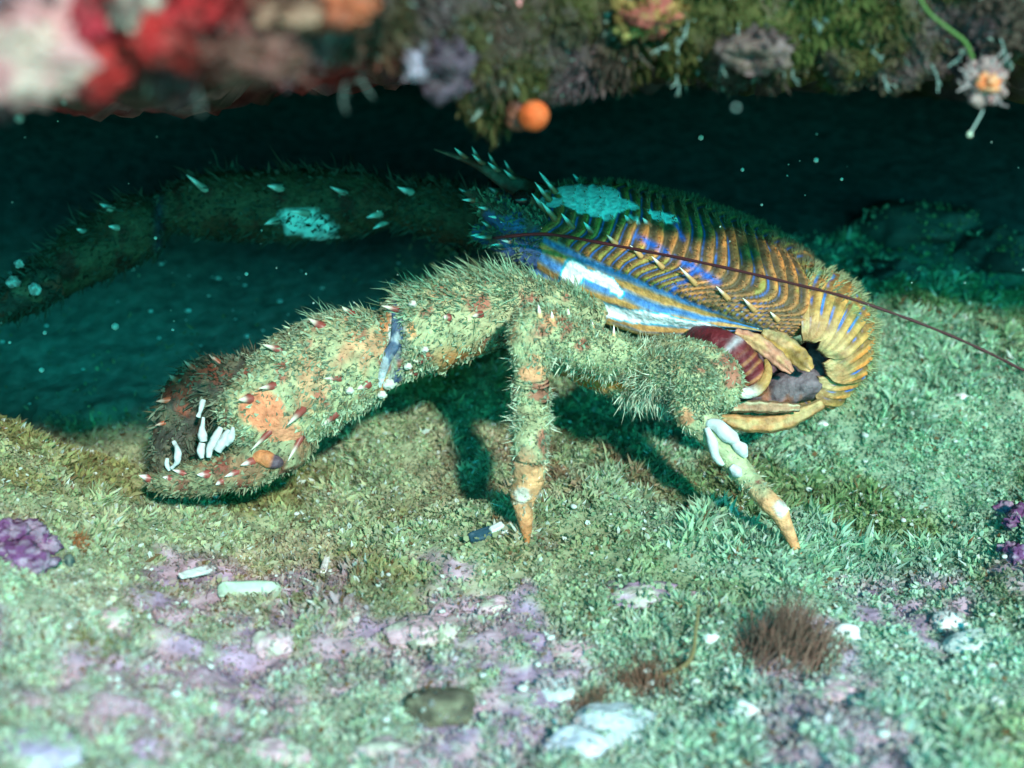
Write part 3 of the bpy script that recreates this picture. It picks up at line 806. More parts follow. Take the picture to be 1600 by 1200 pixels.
for pts in ([(318, 625, 22.2, .05), (314, 640, 22.15, .07), (310, 652, 22.15, .06)], [(318, 652, 22.15, .05), (316, 675, 22.1, .075), (318, 690, 22.1, .06)], [(316, 692, 22.1, .05), (314, 705, 22.1, .065), (316, 716, 22.1, .04)],
            [(345, 668, 22.05, .05), (336, 685, 22.0, .075), (328, 700, 22.0, .08), (326, 715, 22.0, .05)], [(358, 672, 22.0, .05), (350, 688, 21.95, .08), (340, 705, 21.95, .07)], [(364, 668, 22.0, .04), (362, 680, 21.95, .07), (352, 695, 21.95, .05)],
            [(272, 690, 22.2, .05), (278, 705, 22.1, .075), (276, 722, 22.1, .07), (268, 732, 22.15, .05)], [(262, 716, 22.2, .03), (261, 726, 22.2, .05), (266, 735, 22.2, .04)]):
    T = tube([np.append(V(a, b, d - 0.15), r * .85) for a, b, d, r in pts], 26, 14, rough=0.3, rsc=4.5)
    link('white_tooth', T['v'], quads=T['q'], tris=T['tri'], col=(0.46, 0.51, 0.51), m='white', parent=near)

# walking legs
foot1, foot2 = G(824, 850), G(1256, 879)
d1, d2 = depth(foot1), depth(foot2)
def leg_col(seed, tip_y, bx):
    def f(T):
        c = sage_shell(T, seed)
        px, py, _ = pix(T['v'])
        c = mixc(c, [0.60, 0.30, 0.15], sstep(tip_y - 130, tip_y - 95, py + 40 * (fbm(T['v'], 4, 2, 6) - .5)))
        c = mixc(c, [0.50, 0.17, 0.06], sstep(tip_y - 60, tip_y, py + 30 * (fbm(T['v'], 5, 2, 7) - .5)))
        for x, y, rx, ry, col in bx:
            c = mixc(c, col, sstep(1.2, 0.6, ((px - x) / rx) ** 2 + ((py - y) / ry) ** 2 + 3.0 * (fbm(T['v'], 5, 3, 3) - .5)))
        return c
    return f
LEG1 = [(1080, 552, 23.5, .24), (1020, 566, 23.0, .30), (950, 554, 22.3, .36), (890, 536, 21.9, .38), (852, 516, 21.6, .38), (834, 516, 21.5, .38), (831, 545, 21.5, .33), (830, 584, 21.55, .26), (830, 600, 21.6, .30), (829, 640, 21.7, .28), (829, 700, d1 - .35, .25),
        (826, 745, d1 - .2, .24), (820, 768, d1 - .15, .20), (818, 778, d1 - .1, .19), (819, 795, d1 - .08, .14), (822, 825, d1 - .03, .09), (824, 852, d1, .025)]
Tw, leg1 = limb('walking_leg', LEG1, 150, 30, leg_col(91, 850, ((817, 774, 11, 13, [0.56, 0.50, 0.42]), (858, 508, 12, 10, [0.56, 0.26, 0.14]), (832, 584, 24, 12, [0.56, 0.26, 0.14]), (835, 560, 9, 9, [.55, .27, .15]))), rough=0.04)
pxw, pyw, _ = pix(Tw['v'])
m1 = sstep(745, 700, pyw)
fuzz(Tw, leg1, 12000, 0.035, 0.10, 0.026, 0.5, m1 * (1 - 0.8 * np.exp(-((pyw - 584) / 10) ** 2)))
fuzz(Tw, leg1, 1500, 0.07, 0.19, 0.016, 0.15, m1 * sstep(520, 560, pyw) * sstep(8, 22, np.abs(pxw - 829)), col=(0.5, 0.56, 0.42), dark=0.1, silt=0.0)
fuzz(Tw, leg1, 260, 0.03, 0.09, 0.022, 0.7, sstep(690, 730, pyw) * sstep(840, 800, pyw), col=(0.5, 0.45, 0.33))
for px, py in ((905, 480), (940, 490), (975, 505), (845, 490), (870, 500)):
    surf_spine(Tw, leg1, px, py, (-.4, -1), 0.2, 0.05, (0.6, 0.4, 0.2), (0.92, 0.9, 0.84))

LEG2 = [(870, 548, 23.7, .34), (930, 572, 23.3, .38), (985, 588, 22.9, .40), (1040, 588, 22.5, .42), (1072, 596, 22.3, .45), (1083, 622, 22.2, .38), (1086, 648, 22.15, .30), (1106, 672, 22.1, .24), (1140, 712, 22.05, .20), (1172, 752, 22.0, .17),
        (1200, 782, d2 - .1, .165), (1216, 798, d2 - .08, .16), (1226, 818, d2 - .05, .12), (1242, 852, d2 - .02, .075), (1256, 880, d2, .02)]
Ty, leg2 = limb('walking_leg', LEG2, 150, 30, leg_col(95, 885, ((1219, 797, 12, 14, [0.58, 0.54, 0.48]), (1073, 652, 13, 14, [0.56, 0.26, 0.14]), (1055, 575, 7, 16, [0.56, 0.26, 0.14]), (940, 590, 60, 22, [0.62, 0.24, 0.06]))), rough=0.04)
pxy, pyy, _ = pix(Ty['v'])
m2 = sstep(672, 640, pyy)
fuzz(Ty, leg2, 11000, 0.035, 0.11, 0.026, 0.5, m2 * (0.1 + 0.9 * sstep(960, 1010, pxy)) * (1 - 0.85 * np.exp(-((pxy - 1073) / 12) ** 2 - ((pyy - 652) / 12) ** 2)))
fuzz(Ty, leg2, 1300, 0.10, 0.26, 0.017, 0.2, m2 * sstep(1060, 1020, pxy) * sstep(560, 600, pyy) * sstep(960, 990, pxy), col=(0.48, 0.55, 0.42), dark=0.1, silt=0.0)
fuzz(Ty, leg2, 420, 0.03, 0.11, 0.024, 0.6, sstep(650, 670, pyy) * sstep(800, 760, pyy), col=(0.42, 0.46, 0.34))
for pts in ([(1100, 664, -.05, .04), (1118, 664, -.2, .10), (1140, 680, -.22, .10), (1152, 694, -.2, .05)], [(1145, 690, -.2, .05), (1158, 702, -.2, .085), (1166, 714, -.18, .03)],
            [(1104, 668, -.22, .04), (1112, 690, -.22, .075), (1118, 712, -.15, .06), (1130, 726, -.1, .03)], [(1142, 728, -.2, .04), (1152, 738, -.2, .08), (1158, 744, -.2, .03)]):
    T = tube([np.append(V(a, b, 22.05 + dd), r) for a, b, dd, r in pts], 28, 14, rough=0.2, rsc=5)
    link('white_crust', T['v'], quads=T['q'], tris=T['tri'], col=(0.52, 0.55, 0.55), m='white', parent=leg2)
# hair-covered leg upper segment that lies behind, against the flank
Tz, leg3 = limb('walking_leg', [(1000, 560, 23.6, .3), (1050, 562, 23.1, .36), (1090, 572, 22.7, .38), (1125, 590, 22.6, .34), (1132, 620, 22.7, .22), (1110, 640, 23.0, .1)], 70, 26, lambda T: sage_shell(T, 99), rough=0.05)
fuzz(Tz, leg3, 5000, 0.03, 0.085, 0.026, 0.4)

# far claw arm, its shade put into the shell and bristle colours
FAR = [(800, 350, 25.6, .42), (730, 340, 25.9, .50), (660, 322, 26.1, .52), (622, 322, 26.2, .38), (605, 322, 26.2, .38), (575, 318, 26.3, .56), (520, 320, 26.4, .64), (420, 322, 26.5, .66), (320, 322, 26.5, .60), (265, 330, 26.4, .42), (247, 337, 26.4, .40), (222, 350, 26.3, .58), (150, 390, 26.1, .55), (80, 432, 25.9, .46), (30, 468, 25.7, .34), (-20, 500, 25.5, .15)]
def far_col(T):
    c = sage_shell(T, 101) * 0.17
    px, py, _ = pix(T['v'])
    c = mixc(c, [0.03, 0.04, 0.06], np.exp(-((px - 248) / 8) ** 2))
    nz = fbm(T['v'], 2.2, 3, 102)
    c = mixc(c, [0.55, 0.95, 0.97], sstep(1.2, .8, ((px - 472) / 50) ** 2 + ((py - 348 - 0.25 * (px - 470)) / 20) ** 2 + (nz - .5) * 4))
    return c
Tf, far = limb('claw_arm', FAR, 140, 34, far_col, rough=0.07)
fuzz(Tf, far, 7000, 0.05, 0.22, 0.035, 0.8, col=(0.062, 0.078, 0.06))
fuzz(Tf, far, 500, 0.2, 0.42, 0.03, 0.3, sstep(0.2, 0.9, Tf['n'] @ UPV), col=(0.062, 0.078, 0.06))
for px, py, L in ((322, 290, .4), (438, 288, .3), (590, 338, .3), (602, 362, .26), (540, 300, .3), (180, 352, .2), (170, 320, .24), (475, 330, .3), (430, 350, .3), (640, 300, .3), (130, 360, .2)):
    surf_spine(Tf, far, px, py, (-1, -.15), L, 0.085, (0.3, 0.35, 0.3), (0.8, 0.95, 0.95))
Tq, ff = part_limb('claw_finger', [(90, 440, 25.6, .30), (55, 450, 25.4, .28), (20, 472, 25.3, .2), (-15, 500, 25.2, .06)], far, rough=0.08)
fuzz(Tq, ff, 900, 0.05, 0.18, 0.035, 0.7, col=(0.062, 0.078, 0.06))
for k_, (px, py, r) in enumerate(((20, 440, .12), (55, 452, .10), (30, 412, .08))):
    lump('pale_knob', V(px, py, 25.0), (r, r * .8, r), (0.6, 0.75, 0.75), (0.3, 0.3, 0.28), m='white', sub=3, rough=0.35, seed=k_, parent=ff)

# ------------------------------------------------------------------ algae turf on the seabed
def turf():
    N = 620000
    x = RNG.uniform(-10.5, 10.5, N)
    y = -8.2 + 16.5 * RNG.random(N) ** 1.15
    keep = np.abs(x) < 6.0 + 0.42 * (y + 9)
    x, y = x[keep], y[keep]
    Q = np.stack([x, y, 0 * x], -1)
    dens = 0.35 + 0.9 * sstep(0.35, 0.55, fbm(Q, 1.3, 3, 15))
    dens *= 1 - 0.992 * sstep(3.0, 3.9, y) * sstep(-1.0, -2.6, x)
    dens *= 1 - 0.72 * turf_colour(Q, True)[1]
    dens *= 1 - 0.93 * sstep(5.2, 7.5, y)
    k = RNG.random(len(x)) < dens
    x, y = x[k], y[k]
    # gather the leaflets into tufts
    jx, jy = RNG.normal(size=(2, len(x))) * 0.03
    tx, ty = np.round(x / 0.13 + 0.5 * np.sin(y * 9)) * 0.13, np.round(y / 0.13) * 0.13
    x, y = x * 0.65 + tx * 0.35 + jx, y * 0.65 + ty * 0.35 + jy
    z = ground(x, y)
    P = np.stack([x, y, z], -1)
    n = len(P)
    e = 0.05
    nrm = unit(np.stack([-(ground(x + e, y) - z) / e, -(ground(x, y + e) - z) / e, np.ones(n)], -1))
    tall = fbm(P * [1, 1, 0], 1.0, 3, 16)
    flake = RNG.random(n) < 0.38
    L = np.where(flake, 0.04 + 0.05 * RNG.random(n), 0.05 + 0.105 * RNG.random(n) ** 1.5) * (0.55 + 0.95 * sstep(0.38, 0.65, tall))
    L *= 1 + 0.35 * sstep(0, 3, x) * sstep(-3.5, -1.5, y)
    wd = np.where(flake, 0.034 + 0.033 * RNG.random(n), 0.024 + 0.024 * RNG.random(n))
    col = turf_colour(P)
    clump = fbm(P * [1, 1, 0], 4.6, 2, 17)[:, None]
    L = L * (0.6 + 0.8 * sstep(0.3, 0.7, clump[:, 0]))
    jit = (0.72 + 0.5 * RNG.random((n, 1))) * (0.72 + 0.5 * sstep(0.28, 0.72, clump))
    col = col * jit * (1 + (RNG.random((n, 3)) - 0.5) * 0.2)
    r = RNG.random(n)
    col = np.where((r < 0.045)[:, None], np.array([0.62, 0.70, 0.64]), col)
    col = np.where((r > 0.975)[:, None], np.array([0.20, 0.12, 0.06]), col)
    dr = nrm * 0.9 + RNG.normal(size=(n, 3)) * np.where(flake, 0.75, 0.48)[:, None] * np.array([1, 1, 0.6])
    bend = RNG.normal(size=(n, 3)) * np.array([0.5, 0.5, 0.1])
    lift = nrm * (flake * RNG.random(n) * 0.09)[:, None]
    bv, bt, bc = blades(P - nrm * 0.02 + lift, dr, L, wd, bend, col, w_mid=1.5)
    o = link('turf_algae', bv, tris=bt, col=bc, m='leaf', kind='stuff')
    o['label'] = 'pale sage green algae turf carpeting the seabed'
    return o
turf()
def crevice_grit():
    n = 500
    px, py = RNG.uniform(0, 640, n), RNG.uniform(400, 640, n)
    bv, bt, bc = [], [], []
    v0, f0 = ico(1)
    V_, F_, k = [], [], 0
    for a, b in zip(px[:60], py[:60]):
        p = G(a, b, 0.02)
        s = 0.02 + 0.05 * RNG.random() ** 3
        V_.append(v0 * s * np.array([1.3, 1, .7]) + p); F_.append(f0 + k); k += len(v0)
    o = link('shell_grit', np.vstack(V_), tris=np.vstack(F_), col=(0.7, 0.8, 0.78), m='white', kind='stuff')
    o['label'] = 'fine white shell grit sprinkled on the dark crevice floor'
crevice_grit()

# ------------------------------------------------------------------ things lying on the seabed
def film(o, base, n, seed, tint=None, size=1.0):
    """leaflets and silt that have settled on a stone or sponge: a part of it"""
    if n < 6:
        return
    me = o.data
    co = np.zeros(len(me.vertices) * 3); me.vertices.foreach_get('co', co); co = co.reshape(-1, 3)
    no = np.zeros(len(me.vertices) * 3); me.vertices.foreach_get('normal', no); no = no.reshape(-1, 3)
    k = fbm(co, 2.6, 3, seed + 5)
    pick = np.where((no[:, 2] > -0.2) & (k > 0.46))[0]
    if not len(pick):
        return
    ii = RNG.choice(pick, n)
    p = co[ii] + RNG.normal(size=(n, 3)) * 0.025 + base
    col = turf_colour(p) if tint is None else np.broadcast_to(np.array(tint, float), p.shape)
    col = col * (0.6 + 0.7 * RNG.random((n, 1)))
    bv, bt, bc = blades(p - no[ii] * 0.015, no[ii] + RNG.normal(size=(n, 3)) * 0.6, (0.05 + 0.08 * RNG.random(n)) * size, (0.03 + 0.04 * RNG.random(n)) * size, RNG.normal(size=(n, 3)) * 0.4, col, w_mid=1.4)
    o['_base'] = [float(x) for x in base]
    link('algae_film', bv, tris=bt, col=bc, m='leaf', parent=o, kind='stuff')

def stone(name, px, py, sx, sy, sz, col, col2, label, cat, group=None, seed=0, m='crust', sub=4, rough=0.3, sink=0.35, rz=0.0, rsc=1.5, hi=0.1, rx=0.0, film_n=1500):
    p = G(px, py)
    o = lump(name, p + np.array([0, 0, sz * (1 - 2 * sink) * 0.5 - 0.01]), (sx, sy, sz), col, col2, m, sub, rough, rsc, seed, rotz(rz) @ rotx(rx), loc=p, hi=hi)
    film(o, p, int(film_n * sx * sy), seed)
    return tag(o, label, cat, group)
PK, PK2 = (0.54, 0.36, 0.41), (0.46, 0.46, 0.38)
for i, (px, py, sx, sy, sz, lab) in enumerate((
        (425, 1008, .30, .26, .2, 'rounded pink coralline nodule in the turf below the pale slab'),
        (655, 992, .5, .4, .16, 'broad pink coralline crust in the turf below the upright leg'),
        (770, 952, .3, .3, .14, 'small pink coralline crust just below the foot of the upright leg'),
        (995, 930, .62, .4, .14, 'long mauve coralline crust stretching left of the brown seaweed tuft'),
        (1090, 945, .42, .3, .12, 'pink coralline crust beside the brown twig'),
        (888, 1022, .4, .3, .12, 'faint pink coralline crust low on the turf left of the twig'),
        (430, 1188, .42, .3, .2, 'pink coralline lump at the bottom edge'),
        (600, 1182, .45, .3, .16, 'flat pink coralline crust at the bottom edge, right of the pink lump'),
        (1300, 905 + 180, .35, .3, .1, 'pinkish stone in the pale turf at lower right'),
        (175, 975, .25, .2, .16, 'small tan and pink stone in the turf at left'))):
    stone('coralline_crust', px, py, sx, sy, sz, PK if i not in (3,) else (0.36, 0.22, 0.33), PK2, lab, 'coralline algae', 'pink coralline patches on the turf', seed=200 + i, hi=0.3, film_n=650)
PU = (0.14, 0.05, 0.14)
def purple(px, py, spots, label, seed):
    p = G(px, py)
    t = thing('purple_coralline', p, label, 'coralline algae', 'purple coralline clumps')
    for i, (dx, dy, r) in enumerate(spots):
        q = G(px + dx, py + dy)
        lump('lobe', q + [0, 0, r * 0.5], (r * 1.2, r, r * .8), PU, (0.28, 0.20, 0.28), 'crust', 4, 0.5, 2.0, seed + i, parent=t, hi=0.5)
purple(40, 862, ((-25, -18, .2), (0, -8, .24), (25, -2, .2), (-8, 18, .22), (20, 28, .2), (-30, 12, .18), (-2, -28, .16)), 'purple knobbly coralline clump on the left bank', 220)
purple(1588, 812, ((-18, -8, .15), (8, 2, .2), (-2, 14, .16)), 'small purple coralline clump at right edge, the upper one', 230)
purple(1588, 872, ((-10, -6, .15), (6, 4, .18)), 'small purple coralline clump at right edge, the lower one', 240)
stone('pebble', 108, 880, .09, .09, .13, (0.03, 0.06, 0.06), (0.10, 0.14, 0.12), 'tiny dark oval pebble beside the purple clump on the left bank', 'pebble', seed=250, m='white', rough=0.05, hi=0)
stone('stone', 685, 1112, .46, .32, .26, (0.085, 0.075, 0.055), (0.16, 0.15, 0.10), 'dark brown rounded stone half sunk in the foreground turf', 'stone', seed=251, rough=0.25, film_n=160, sink=0.2)
stone('stone', 975, 1142, .62, .4, .3, (0.42, 0.48, 0.52), (0.54, 0.58, 0.58), 'smooth pale bluish stone in the foreground turf', 'stone', seed=252, rough=0.22, hi=0.12, film_n=330)
stone('stone', 900, 1168, .4, .3, .2, (0.48, 0.53, 0.62), (0.6, 0.64, 0.66), 'small pale bluish stone left of the smooth stone at the bottom', 'stone', seed=253, rough=0.22, film_n=330)
stone('stone', 870, 1085, .26, .2, .16, (0.55, 0.60, 0.62), (0.45, 0.5, 0.46), 'small pale stone above the two bluish stones', 'stone', seed=254, rough=0.2)
stone('stone', 60, 1180, .5, .4, .2, (0.38, 0.30, 0.45), (0.40, 0.42, 0.36), 'flat lilac stone in the bottom left corner', 'stone', seed=255, rough=0.15)
stone('stone', 1535, 1015, .5, .36, .22, (0.55, 0.62, 0.60), (0.44, 0.52, 0.44), 'pale rounded stone below the white shell lump at right', 'stone', seed=256)
for i, (px, py, sx, sy, sz, lab) in enumerate((
        (1320, 992, .20, .15, .12, 'white broken shell lump right of the brown seaweed tuft'),
        (1482, 980, .27, .2, .17, 'large white shell lump in the turf at right'),
        (1160, 1118, .20, .15, .16, 'white oval shell standing in the foreground turf at right'),
        (1110, 998, .12, .1, .09, 'cream shell bit beside the brown twig'),
        (1562, 970, .08, .07, .06, 'small white shell bit right of the large white shell lump'),
        (1285, 665, .12, .1, .09, 'white shell bit behind the curled tail'),
        (1506, 620, .16, .1, .06, 'white flake on the turf right of the curled tail'),
        (790, 640 + 195, .07, .07, .11, 'white shell bit clasping the dark mussel by the upright leg'))):
    stone('shell_fragment', px, py, sx, sy, sz, (0.70, 0.72, 0.70), (0.74, 0.76, 0.74), lab, 'shell', 'white shell fragments', seed=260 + i, m='white', sub=3, rough=0.3)
def slab(name, px0, py0, px1, py1, wid, th, col, label, cat, lift, roll=0.0, seed=0):
    """a flat chip lying between two pixels on the turf"""
    a, b = G(px0, py0, lift), G(px1, py1, lift)
    ax = b - a; L = np.linalg.norm(ax); ax = ax / L
    upn = unit(np.array([0, -math.sin(roll), math.cos(roll)])); sd_ = unit(np.cross(ax, upn)); upn = np.cross(sd_, ax)
    v, f = ico(4)
    sg = lambda x, p: np.sign(x) * np.abs(x) ** p
    q = np.stack([sg(v[:, 0], .35) * L / 2, sg(v[:, 1], .45) * wid / 2, sg(v[:, 2], .5) * th / 2], -1)
    q = q * (1 + (fbm(v, 1.6, 3, seed) - 0.5)[:, None] * np.array([0.4, 0.9, 0.9]))
    w = (a + b) / 2 + ax * q[:, :1] + sd_ * q[:, 1:2] + upn * q[:, 2:]
    c = mixc(np.broadcast_to(np.array(col, float), w.shape), np.array(col) * 0.8, sstep(0.5, 0.6, fbm(v, 3, 2, seed)))
    o = link(name, w, tris=f, col=c, m='white', loc=(a + b) / 2)
    film(o, (a + b) / 2, int(50 * L), seed)
    return tag(o, label, cat)
slab('shell_fragment', 284, 916, 336, 902, 0.16, 0.05, (0.70, 0.72, 0.70), 'white narrow shell splinter lying on the turf at left', 'shell', 0.16, 0.5, 3)
slab('stone_chip', 345, 934, 440, 932, 0.26, 0.14, (0.42, 0.54, 0.42), 'pale green oblong stone chip right of the white splinter', 'stone', 0.12, 0.6, 4)
slab('shell_fragment', 505, 905, 512, 880, 0.08, 0.04, (0.80, 0.70, 0.66), 'small pinkish shell splinter upright in the turf above the pale slab', 'shell', 0.12, 0.4, 5)
slab('mussel', 735, 850, 775, 836, 0.17, 0.12, (0.02, 0.06, 0.09), 'small dark blue mussel lying left of the upright leg foot', 'mussel', 0.08, 0.5, 6)
slab('shell_fragment', 766, 846, 786, 836, 0.11, 0.09, (0.6, 0.64, 0.62), 'white shell piece against the dark mussel', 'shell', 0.17, 0.5, 7)
# loose grains: alike, scattered
v0, f0 = ico(2)
for k in range(85):
    px, py = RNG.uniform(20, 1580), 660 + 530 * RNG.random() ** 0.8
    if py < 760 and px < 1240:
        continue
    p = G(px, py)
    s = 0.022 + 0.042 * RNG.random() ** 2
    w = v0 * (1 + 0.5 * (fbm(v0, 2, 2, k) - .5)[:, None]) * s * np.array([1.3, 1, .8]) @ rotz(k * 1.7).T + p + [0, 0, 0.06 + 0.06 * RNG.random()]
    tag(link('shell_grain', w, tris=f0, col=(0.52, 0.55, 0.52), m='white', loc=p), 'tiny white shell grain scattered in the turf', 'shell grain', 'tiny white shell grains')

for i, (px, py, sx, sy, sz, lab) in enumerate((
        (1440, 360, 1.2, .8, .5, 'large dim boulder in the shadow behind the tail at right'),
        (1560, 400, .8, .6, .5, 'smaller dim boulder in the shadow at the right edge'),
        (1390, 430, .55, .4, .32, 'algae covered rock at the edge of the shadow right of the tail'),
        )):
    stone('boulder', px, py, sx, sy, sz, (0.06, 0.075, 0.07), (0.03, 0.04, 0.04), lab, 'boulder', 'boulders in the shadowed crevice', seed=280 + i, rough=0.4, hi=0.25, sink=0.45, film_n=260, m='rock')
# seaweed tufts and twig
def tuft(px, py, n, h, spread, col, label, seed, lean=(0, 0, 0)):
    p = G(px, py)
    q = np.stack([p[0] + RNG.normal(size=n) * spread, p[1] + RNG.normal(size=n) * spread * 0.6, np.zeros(n)], -1)
    q[:, 2] = ground(q[:, 0], q[:, 1])
    dr = np.array([0, 0, 1.0]) + RNG.normal(size=(n, 3)) * 0.35 + np.array(lean)
    hgt = h * (0.35 + 0.65 * RNG.random(n)) * np.exp(-((q[:, 0] - p[0]) / spread / 1.8) ** 2)
    bv, bt, bc = blades(q, dr, hgt, 0.016, RNG.normal(size=(n, 3)) * 0.4, np.array(col) * (0.6 + 0.8 * RNG.random((n, 1))), w_mid=0.8)
    t = thing('seaweed_tuft', p, label, 'seaweed', 'brown seaweed tufts')
    link('fronds', bv, tris=bt, col=bc, m='hair', parent=t, kind='stuff')
tuft(1225, 1015, 900, 1.0, 0.36, (0.23, 0.13, 0.10), 'feathery brown seaweed tuft standing in the turf right of the twig', 1, (0.3, 0, 0))
tuft(1010, 1075, 700, 0.4, 0.32, (0.24, 0.13, 0.09), 'low brown seaweed tuft at the foot of the twig', 2)
tuft(925, 1100, 300, 0.3, 0.2, (0.22, 0.12, 0.08), 'smaller brown seaweed wisp left of the low tuft', 3)
tuft(120, 850, 260, 0.22, 0.14, (0.36, 0.13, 0.05), 'rusty seaweed wisp beside the purple clump', 4, (0.6, 0, 0))
tuft(150, 1010, 300, 0.22, 0.25, (0.20, 0.20, 0.05), 'olive seaweed patch on the left bank below the purple clump', 5)
tp = G(1075, 1060)
thread('bent_seaweed', [G(1020, 1068, .05), G(1062, 1056, .1), G(1080, 1050, .25) + [0, 0, 0], G(1084, 1050, .62), G(1087, 1050, 1.0)], 0.045, 0.018, (0.20, 0.15, 0.07), n=40, loc=tp)
tag(bpy.data.objects['bent_seaweed'], 'thin bent brown seaweed stem standing in the turf', 'seaweed')

# ------------------------------------------------------------------ growths on the overhang
def ledge(px, py, back=0.0):
    return V(px, py, float(lip_depth(px)) - 0.75 + back)
GROW = [
    ('sponge', 55, 78, .78, .6, .52, (0.85, 0.36, 0.36), (0.85, 0.56, 0.48), 'large pale pink sponge at the far left of the ledge'),
    ('sponge', 5, 10, .5, .5, .4, (0.62, 0.40, 0.48), (0.4, 0.2, 0.22), 'mauve sponge in the top left corner above the pink one'),
    ('sponge', 150, 105, .30, .4, .3, (0.60, 0.03, 0.03), (0.40, 0.05, 0.05), 'red sponge right of the large pale pink sponge'),
    ('sponge', 150, 40, .26, .4, .3, (0.50, 0.03, 0.05), (0.30, 0.05, 0.05), 'red sponge above, between the pink and the cream sponge'),
    ('sponge', 255, 60, .34, .4, .3, (0.58, 0.03, 0.03), (0.28, 0.05, 0.04), 'red sponge below the cream sponge'),
    ('sponge', 215, 12, .26, .4, .3, (0.68, 0.55, 0.45), (0.45, 0.3, 0.26), 'cream sponge at the top edge of the ledge'),
    ('sponge', 300, 12, .32, .4, .25, (0.75, 0.03, 0.04), (0.5, 0.05, 0.05), 'bright red sponge at the top edge right of the cream one'),
    ('sponge', 318, 6, .11, .2, .1, (0.9, 0.7, 0.75), (0.8, 0.5, 0.6), 'tiny whitish pink knob on the bright red sponge'),
    ('sponge', 140, 82, .14, .3, .13, (0.80, 0.62, 0.66), (0.6, 0.3, 0.3), 'small pale lilac sponge at the edge of the pink sponge'),
    ('sponge', 510, 10, .55, .4, .22, (0.55, 0.13, 0.06), (0.4, 0.12, 0.07), 'rusty orange sponge patch at the top middle of the ledge'),
    ('sponge', 450, 28, .3, .4, .2, (0.45, 0.24, 0.16), (0.3, 0.14, 0.1), 'brownish sponge left of the rusty patch'),
    ('sponge', 400, 95, .5, .5, .22, (0.20, 0.085, 0.06), (0.3, 0.12, 0.1), 'dark maroon crust under the ledge right of the red sponges'),
    ('sponge', 1018, 28, .3, .4, .22, (0.42, 0.10, 0.08), (0.5, 0.3, 0.1), 'dull red sponge at the top right of centre'),
    ('sponge', 985, 42, .14, .3, .1, (0.50, 0.42, 0.14), (0.4, 0.3, 0.1), 'yellowish sponge knob left of the dull red sponge'),
    ('sponge', 700, 110, .3, .4, .24, (0.10, 0.07, 0.09), (0.17, 0.11, 0.16), 'dusky violet crust near the orange ball'),
    ('sponge', 648, 105, .10, .2, .14, (0.62, 0.5, 0.66), (0.5, 0.4, 0.5), 'small lilac lobe left of the dusky violet crust'),
    ('sponge', 712, 128, .13, .2, .10, (0.58, 0.30, 0.48), (0.5, 0.4, 0.5), 'small magenta lobe below the dusky violet crust'),
    ('sponge', 1180, 85, .34, .3, .2, (0.20, 0.13, 0.11), (0.28, 0.18, 0.18), 'brown crust on the middle of the right ledge'),
]
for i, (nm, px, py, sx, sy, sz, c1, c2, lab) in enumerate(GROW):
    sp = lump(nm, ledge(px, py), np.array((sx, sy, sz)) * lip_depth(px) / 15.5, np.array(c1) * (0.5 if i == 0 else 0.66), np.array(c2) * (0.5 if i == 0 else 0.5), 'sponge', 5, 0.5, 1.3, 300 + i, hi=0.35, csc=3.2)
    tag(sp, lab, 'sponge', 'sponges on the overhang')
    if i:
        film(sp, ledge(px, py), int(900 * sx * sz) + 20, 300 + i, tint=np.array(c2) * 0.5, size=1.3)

# pale tube cluster at the top middle
p = ledge(800, 22)
t = thing('tube_worm_cluster', p, 'whitish pink tube cluster at the top middle of the ledge', 'tube worms')
for k, (dx, dy, r) in enumerate(((-12, -22, .2), (12, -5, .2), (22, 18, .14), (-2, 12, .15), (30, -18, .14))):
    q = ledge(800 + dx, 22 + dy, -0.1)
    T = tube([np.append(q + [0, .3, -.1], r * .8), np.append(q, r), np.append(q - [0, .22, -.03], r * .95), np.append(q - [0, .24, -.03], r * .55), np.append(q - [0, .1, -.02], r * .4)], 20, 18, up=(0, 0.1, 1), rough=0.05)
    link('tube', T['v'], quads=T['q'], tris=T['tri'], col=mixc(np.broadcast_to([0.80, 0.62, 0.56], T['v'].shape), [0.66, 0.2, 0.2], sstep(0.5, .65, fbm(T['v'], 3, 2, 4))), m='sponge', parent=t)
# hanging orange sea squirt
p = ledge(822, 178)
t = thing('sea_squirt', p, 'bright orange ball shaped sea squirt hanging under the ledge', 'sea squirt')
lump('body', V(834, 181, 16.6), (.185, .185, .18), (0.56, 0.085, 0.02), (0.50, 0.11, 0.035), 'sponge', 4, 0.04, 1.5, 350, parent=t)
lump('base', V(812, 178, 16.85), (.17, .2, .22), (0.16, 0.05, 0.03), (0.12, 0.05, 0.04), 'sponge', 4, 0.3, 1.5, 351, parent=t)
T = tube([np.append(V(802, 110, 17.2), .16), np.append(V(806, 145, 17.1), .13), np.append(V(810, 175, 16.9), .14)], 20, 14, rough=0.1)
link('stalk', T['v'], quads=T['q'], tris=T['tri'], col=(0.16, 0.12, 0.08), m='sponge', parent=t)
# orange polyp cluster at the right
p = ledge(1540, 130)
t = thing('cup_coral', p, 'orange and pink polyp cluster hanging at the right end of the ledge', 'cup coral')
lump('body', ledge(1540, 128, .1), (.26, .26, .27), (0.24, 0.12, 0.12), (0.28, 0.19, 0.18), 'sponge', 5, 0.5, 2, 352, parent=t)
lump('mouth', ledge(1545, 130, -.14), (.14, .12, .11), (0.60, 0.15, 0.05), (0.55, 0.26, 0.14), 'sponge', 4, 0.45, 2, 353, parent=t)
for k in range(12):
    a = RNG.random() * 2 * math.pi
    q = ledge(1540, 128, -.02)
    dq = RGT * math.cos(a) + UPV * math.sin(a)
    thread('tentacle', [q + dq * .17, q + dq * .24 - FWD * .03 + RNG.normal(size=3) * .03, q + dq * (.26 + .12 * RNG.random()) - FWD * .06 + RNG.normal(size=3) * .05], .022, .012, (0.28, 0.22, 0.22), t, 12, 6)
